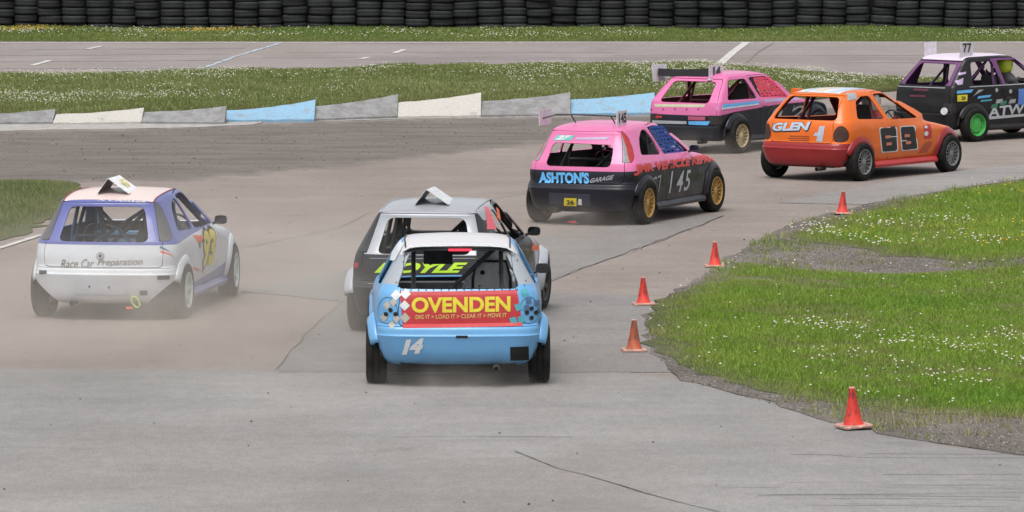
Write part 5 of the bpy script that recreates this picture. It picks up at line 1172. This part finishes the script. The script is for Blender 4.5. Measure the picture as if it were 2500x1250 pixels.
flat_text('14', Matrix.Translation(pr+Vector((.02, -.012, .01))) @ Matrix.Rotation(radians(90), 4, 'X'), .22, .15, v('ink', (.04, .045, .06, 1)), c[0], 'plate_number', .05)

# --- black car
c = CARS['black']
stick(c, 'right', [(2336, 229), (2371, 226), (2376, 218), (2336, 222)], v_sky, 'sticker'); stick(c, 'right', [(2337, 248), (2361, 247), (2362, 231), (2337, 232)], v_yel, 'grade_plate'); word(c, 'right', '26', (2346, 244), (2357, 243), (2347, 235), v_black, 'grade_number', .03, 0, .007)
stick(c, 'right', [(2386, 241), (2417, 237), (2420, 231), (2388, 235)], v_sky, 'sticker'); stick(c, 'right', [(2393, 249), (2420, 246), (2423, 242), (2395, 244)], v_teal, 'sticker'); stick(c, 'right', [(2374, 236), (2386, 228), (2402, 219), (2390, 219)], v_grey, 'sticker')
word(c, 'right', 'ATW', (2412, 287), (2500, 276), (2414, 262), v('pale', (.40, .43, .45, 1)), 'race_number', .03, 0, .005); stick(c, 'right', [(2409, 292), (2520, 282), (2520, 276), (2411, 285)], v('pale', (.40, .43, .45, 1)), 'graphic', .004)
for q, m in (((2418, 258), v('bottle', (.03, .16, .09, 1))), ((2440, 250), v('bottle', (.03, .16, .09, 1))), ((2462, 246), v_grey), ((2430, 246), v_grey)): stick(c, 'right', [(q[0], q[1]+7), (q[0]+16, q[1]+5), (q[0]+18, q[1]-5), (q[0]+3, q[1]-3)], m, 'graphic', .005, 3, 2)
for q in ((2433, 220), (2467, 223)): disc(c, 'right', q, .035, v_grey, 'graphic', .005)
stick(c, 'right', [(2484, 256), (2520, 254), (2520, 215), (2486, 217)], v('royal', (.08, .18, .50, 1)), 'graphic', .007)
stick(c, 'right', [(2338, 208), (2350, 206), (2352, 190), (2330, 198)], v_lil, 'sticker'); stick(c, 'right', [(2340, 184), (2358, 180), (2358, 175), (2340, 178)], v_lil, 'sticker')
for q in ((2230, 217), (2222, 232)): stick(c, 'rear', [(q[0], q[1]+4), (q[0]+38, q[1]+5), (q[0]+36, q[1]), (q[0], q[1]-1)], v('wine', (.12, .02, .05, 1)), 'sticker')
for a_, b_ in (((2183, 209), (2308, 214)), ): stick(c, 'rear', [(a_[0], a_[1]+2), (b_[0], b_[1]+2.2), b_, a_], v_grey, 'trim_strip', .006, 12, 1)
stick(c, 'right', [(2368, 213.5), (2500, 206), (2500, 203.5), (2366, 211.5)], v_grey, 'trim_strip', .006, 14, 1)
p = on_plane(c, 2305, 272, 'x', -.575); mb = MB(); mb.lathe([(.0, -.03), (.055, -.03), (.06, 0), (.06, .05), (0, .05)], 18, 'y'); k = len(mb.V); mb.V = [tuple(Vector(p)+Matrix.Rotation(radians(-50), 3, 'Z') @ Vector(q)) for q in mb.V]; mb.build('filler_can', pl_w, c[0], True)
pa = on_plane(c, 2275, 124, 'x', .10); pb = on_plane(c, 2380, 130, 'x', .18)
side_plate(c, Vector((.15, .46, c[1].hit('top', .15, .46)[0].z+.10)), .28, .24, pl_w, 'number_plate'); pb = Vector((.12, -.40, c[1].hit('top', .12, -.40)[0].z+.11)); side_plate(c, pb, .30, .25, pl_w, 'number_plate', -.02)
flat_text('77', Matrix.Translation(pb+Vector((.0, -.03, .03))) @ Matrix.Rotation(radians(-5), 4, 'X') @ Matrix.Rotation(radians(90), 4, 'X'), .20, .15, v_black, c[0], 'plate_number', .02)

# ------------------------------------------------------------------ drivers
def driver_mesh():
    J = [(1.06, -.32, .43), (1.00, -.32, .62), (.95, -.32, .80), (.92, -.32, .93), (.93, -.32, 1.02), (.94, -.32, 1.10),
         (.94, -.14, .86), (1.10, -.08, .68), (1.34, -.16, .80), (1.46, -.21, .86), (.94, -.50, .86), (1.10, -.56, .68), (1.34, -.48, .80), (1.46, -.43, .86),
         (1.10, -.22, .42), (1.46, -.20, .60), (1.70, -.22, .36), (1.10, -.42, .42), (1.46, -.44, .60), (1.70, -.42, .36)]
    E = [(0, 1), (1, 2), (2, 3), (3, 4), (4, 5), (3, 6), (6, 7), (7, 8), (8, 9), (3, 10), (10, 11), (11, 12), (12, 13), (0, 14), (14, 15), (15, 16), (0, 17), (17, 18), (18, 19)]
    Rr = [.15, .145, .16, .13, .06, .08, .075, .055, .045, .04, .075, .055, .045, .04, .09, .07, .05, .09, .07, .05]
    me = bpy.data.meshes.new('person'); me.from_pydata([Vector(j)-Vector((1.06, -.32, .43)) for j in J], E, []); o = bpy.data.objects.new('person', me); COL.objects.link(o)
    o.modifiers.new('skin', 'SKIN'); o.modifiers.new('sub', 'SUBSURF').levels = 1
    for i, sv in enumerate(me.skin_vertices[0].data): sv.radius = (Rr[i], Rr[i]); sv.use_root = (i == 0)
    dg = bpy.context.evaluated_depsgraph_get(); dg.update(); m2 = bpy.data.meshes.new_from_object(o.evaluated_get(dg)); bpy.data.objects.remove(o); m2.name = 'person'; m2.materials.clear()
    m2.polygons.foreach_set('use_smooth', [True]*len(m2.polygons)); return m2
dm = driver_mesh()
mb = MB(); mb.lathe([(.001, .145), (.06, .138), (.105, .11), (.132, .06), (.14, 0), (.136, -.06), (.12, -.11), (.10, -.135), (.001, -.135)], 20, 'z'); ho = mb.build('helmet', m_blackp, smooth=True); hm = ho.data; bpy.data.objects.remove(ho)
mb = MB(); n = 8; V = []
for i in range(n+1):
    a = radians(-62+124*i/n); V += [(.143*cos(a)*1.0, .143*sin(a), -.03), (.139*cos(a), .139*sin(a), .045)]
mb.add(V, [(2*i, 2*i+2, 2*i+3, 2*i+1) for i in range(n)]); vo = mb.build('visor', m_glassm); vm = vo.data; bpy.data.objects.remove(vo)
DR = dict(white=((.10, .10, .11), (.30, .31, .33), 'dark suit and grey helmet', 'white car'), pink=((.05, .05, .06), (.12, .12, .13), 'black suit and dark helmet', 'pink car numbered 145'), silver=((.35, .05, .03), (.30, .45, .03), 'red suit and lime helmet', 'charcoal and silver car'),
          blue=((.45, .46, .47), (.6, .6, .6), 'a pale suit', 'sky blue car'), orange=((.25, .03, .03), (.50, .50, .50), 'red suit and white helmet', 'orange car'), nova=((.06, .06, .07), (.25, .26, .28), 'black suit and grey helmet', 'boxy pink car'), black=((.04, .04, .045), (.36, .46, .02), 'a lime yellow helmet', 'black car at the right edge'))
for k, (suit, hel, desc, where) in DR.items():
    root = CARS[k][0]; me = dm.copy(); me.materials.append(plain('race_suit_'+k, suit+(1,), .8)); o = new_obj('person', me)
    dx, dz = (.16, .13) if k == 'black' else ((0.02, -.01) if k == 'nova' else (0, 0.0))
    o.location = root.location+Matrix.Rotation(root.rotation_euler.z, 3, 'Z') @ Vector((1.06+dx, -.32, .43+dz)); o.rotation_euler = root.rotation_euler
    tag(o, ('person in '+desc+' driving the '+where) if k in ('blue', 'black') else 'person sitting at the wheel of the '+where, 'person', 'drivers in the race cars')
    h_ = new_obj('helmet', hm.copy(), (), o); h_.data.materials.clear(); h_.data.materials.append(plain('helmet_'+k, hel+(1,), .25)); h_.location = (-.11, 0, .67); v_ = new_obj('visor', vm, (), h_)

for k_, c in CARS.items():      # door handles and fuel flaps
    z_ = KINDS[dict(white='round', pink='round', silver='round', blue='oval', orange='oval').get(k_, 'boxy')]['belt']-.13
    for s, fc in ((-1, 'right'), (1, 'left')):
        patch(c[1], fc, [(.76, z_-.018), (.89, z_-.018), (.89, z_+.018), (.76, z_+.018)], 'door_handle', m_blackp, c[0], .012, 4, 2)

c = CARS['blue']                # rivets round the rear window
for px_, py_ in [(985+i*18.5, 709-i*.1) for i in range(16)]+[(972, 700), (968, 690), (1280, 697), (1283, 686), (985, 640), (993, 622), (1262, 636), (1256, 620)]: disc(c, 'rear', (px_, py_), .006, m_hole, 'rivet', .006, 6)
c = CARS['pink']; p = on_plane(c, 1393, 541, 'x', -.45); mb = MB(); mb.add([p+Vector((0, .05, 0)), p+Vector((0, -.06, .012)), p+Vector((0, -.09, -.02)), p+Vector((0, .05, -.012))], [(0, 1, 2, 3)]); mb.build('tow_strap', v_red, c[0])
# ------------------------------------------------------------------ dust hanging in the air behind the wheels
def dust(name, loc, rad, dens, scale, label, seed, thr=0.35, low=0.0):
    mb = MB(); n = 24; prof = [(cos(radians(a)), sin(radians(a))) for a in range(-90, 91, 15)]
    mb.lathe([(max(r, .001), h) for r, h in prof], n, 'z'); m = bpy.data.materials.new(name); m.use_nodes = True; t = m.node_tree; t.nodes.clear()
    out = t.nodes.new('ShaderNodeOutputMaterial'); pv = t.nodes.new('ShaderNodeVolumePrincipled'); pv.inputs['Color'].default_value = (.86, .80, .73, 1); pv.inputs['Anisotropy'].default_value = 0.2
    tc = t.nodes.new('ShaderNodeTexCoord'); ln = t.nodes.new('ShaderNodeVectorMath'); ln.operation = 'LENGTH'; t.links.new(tc.outputs['Object'], ln.inputs[0])
    fall = t.nodes.new('ShaderNodeMapRange'); fall.interpolation_type = 'SMOOTHSTEP'; fall.inputs[1].default_value = 1.0; fall.inputs[2].default_value = 0.15; fall.inputs[3].default_value = 0; fall.inputs[4].default_value = 1; t.links.new(ln.outputs['Value'], fall.inputs[0])
    mp = t.nodes.new('ShaderNodeMapping'); mp.inputs['Scale'].default_value = tuple(r*scale for r in rad); mp.inputs['Location'].default_value = (seed*3.1, seed*1.7, seed); t.links.new(tc.outputs['Object'], mp.inputs[0])
    nz = t.nodes.new('ShaderNodeTexNoise'); nz.inputs['Scale'].default_value = 1.0; nz.inputs['Detail'].default_value = 3; t.links.new(mp.outputs[0], nz.inputs['Vector'])
    nr = t.nodes.new('ShaderNodeMapRange'); nr.inputs[1].default_value = thr; nr.inputs[2].default_value = thr+.3; t.links.new(nz.outputs[0], nr.inputs[0])
    a = t.nodes.new('ShaderNodeMath'); a.operation = 'MULTIPLY'; t.links.new(fall.outputs[0], a.inputs[0]); t.links.new(nr.outputs[0], a.inputs[1])
    b = t.nodes.new('ShaderNodeMath'); b.operation = 'MULTIPLY'; t.links.new(a.outputs[0], b.inputs[0]); b.inputs[1].default_value = dens
    t.links.new(b.outputs[0], pv.inputs['Density']); t.links.new(pv.outputs[0], out.inputs['Volume'])
    o = mb.build('dust_cloud', m, smooth=True); o.location = loc; o.scale = rad; tag(o, label, 'dust', kind='stuff'); return o
dust('dust_left', (-4.0, 47.6, .40), (5.0, 6.5, 1.35), .12, .8, 'brown dust haze drifting around the white car', 1)
dust('dust_mid', (-1.6, 54.0, .35), (3.6, 5.0, .8), .09, .9, 'thin brown dust hanging over the middle of the track', 6)
dust('dust_blue', (-.45, 43.6, .0), (1.15, 1.15, .36), 1.0, 3.2, 'dust kicked up behind the rear wheels of the blue car', 2, .42)
dust('dust_silver', (-1.9, 48.2, .30), (1.0, 2.0, .60), .30, 1.6, 'dust beside the left rear wheel of the charcoal car', 3)
dust('dust_pink', (.8, 62.2, .10), (1.4, 1.5, .36), .40, 2.4, 'thin dust under the tail of the pink car 145', 4, .42)
dust('dust_far', (2.9, 77.6, .10), (1.7, 1.7, .40), .45, 2.4, 'thin dust behind the boxy pink car', 5, .42)
dust('dust_plume', (-5.6, 46.4, .15), (2.6, 3.2, .60), .38, 1.5, 'brown dust plume trailing behind the left rear wheel of the white car', 7, .44)
dust('dust_plume', (-3.6, 48.6, .10), (1.3, 2.2, .50), .45, 2.0, 'brown dust plume behind the right rear wheel of the white car', 8, .44)
dust('dust_plume', (-2.2, 45.6, .05), (2.2, 2.6, .45), .28, 1.5, 'low dust drifting left of the blue car', 9, .46)
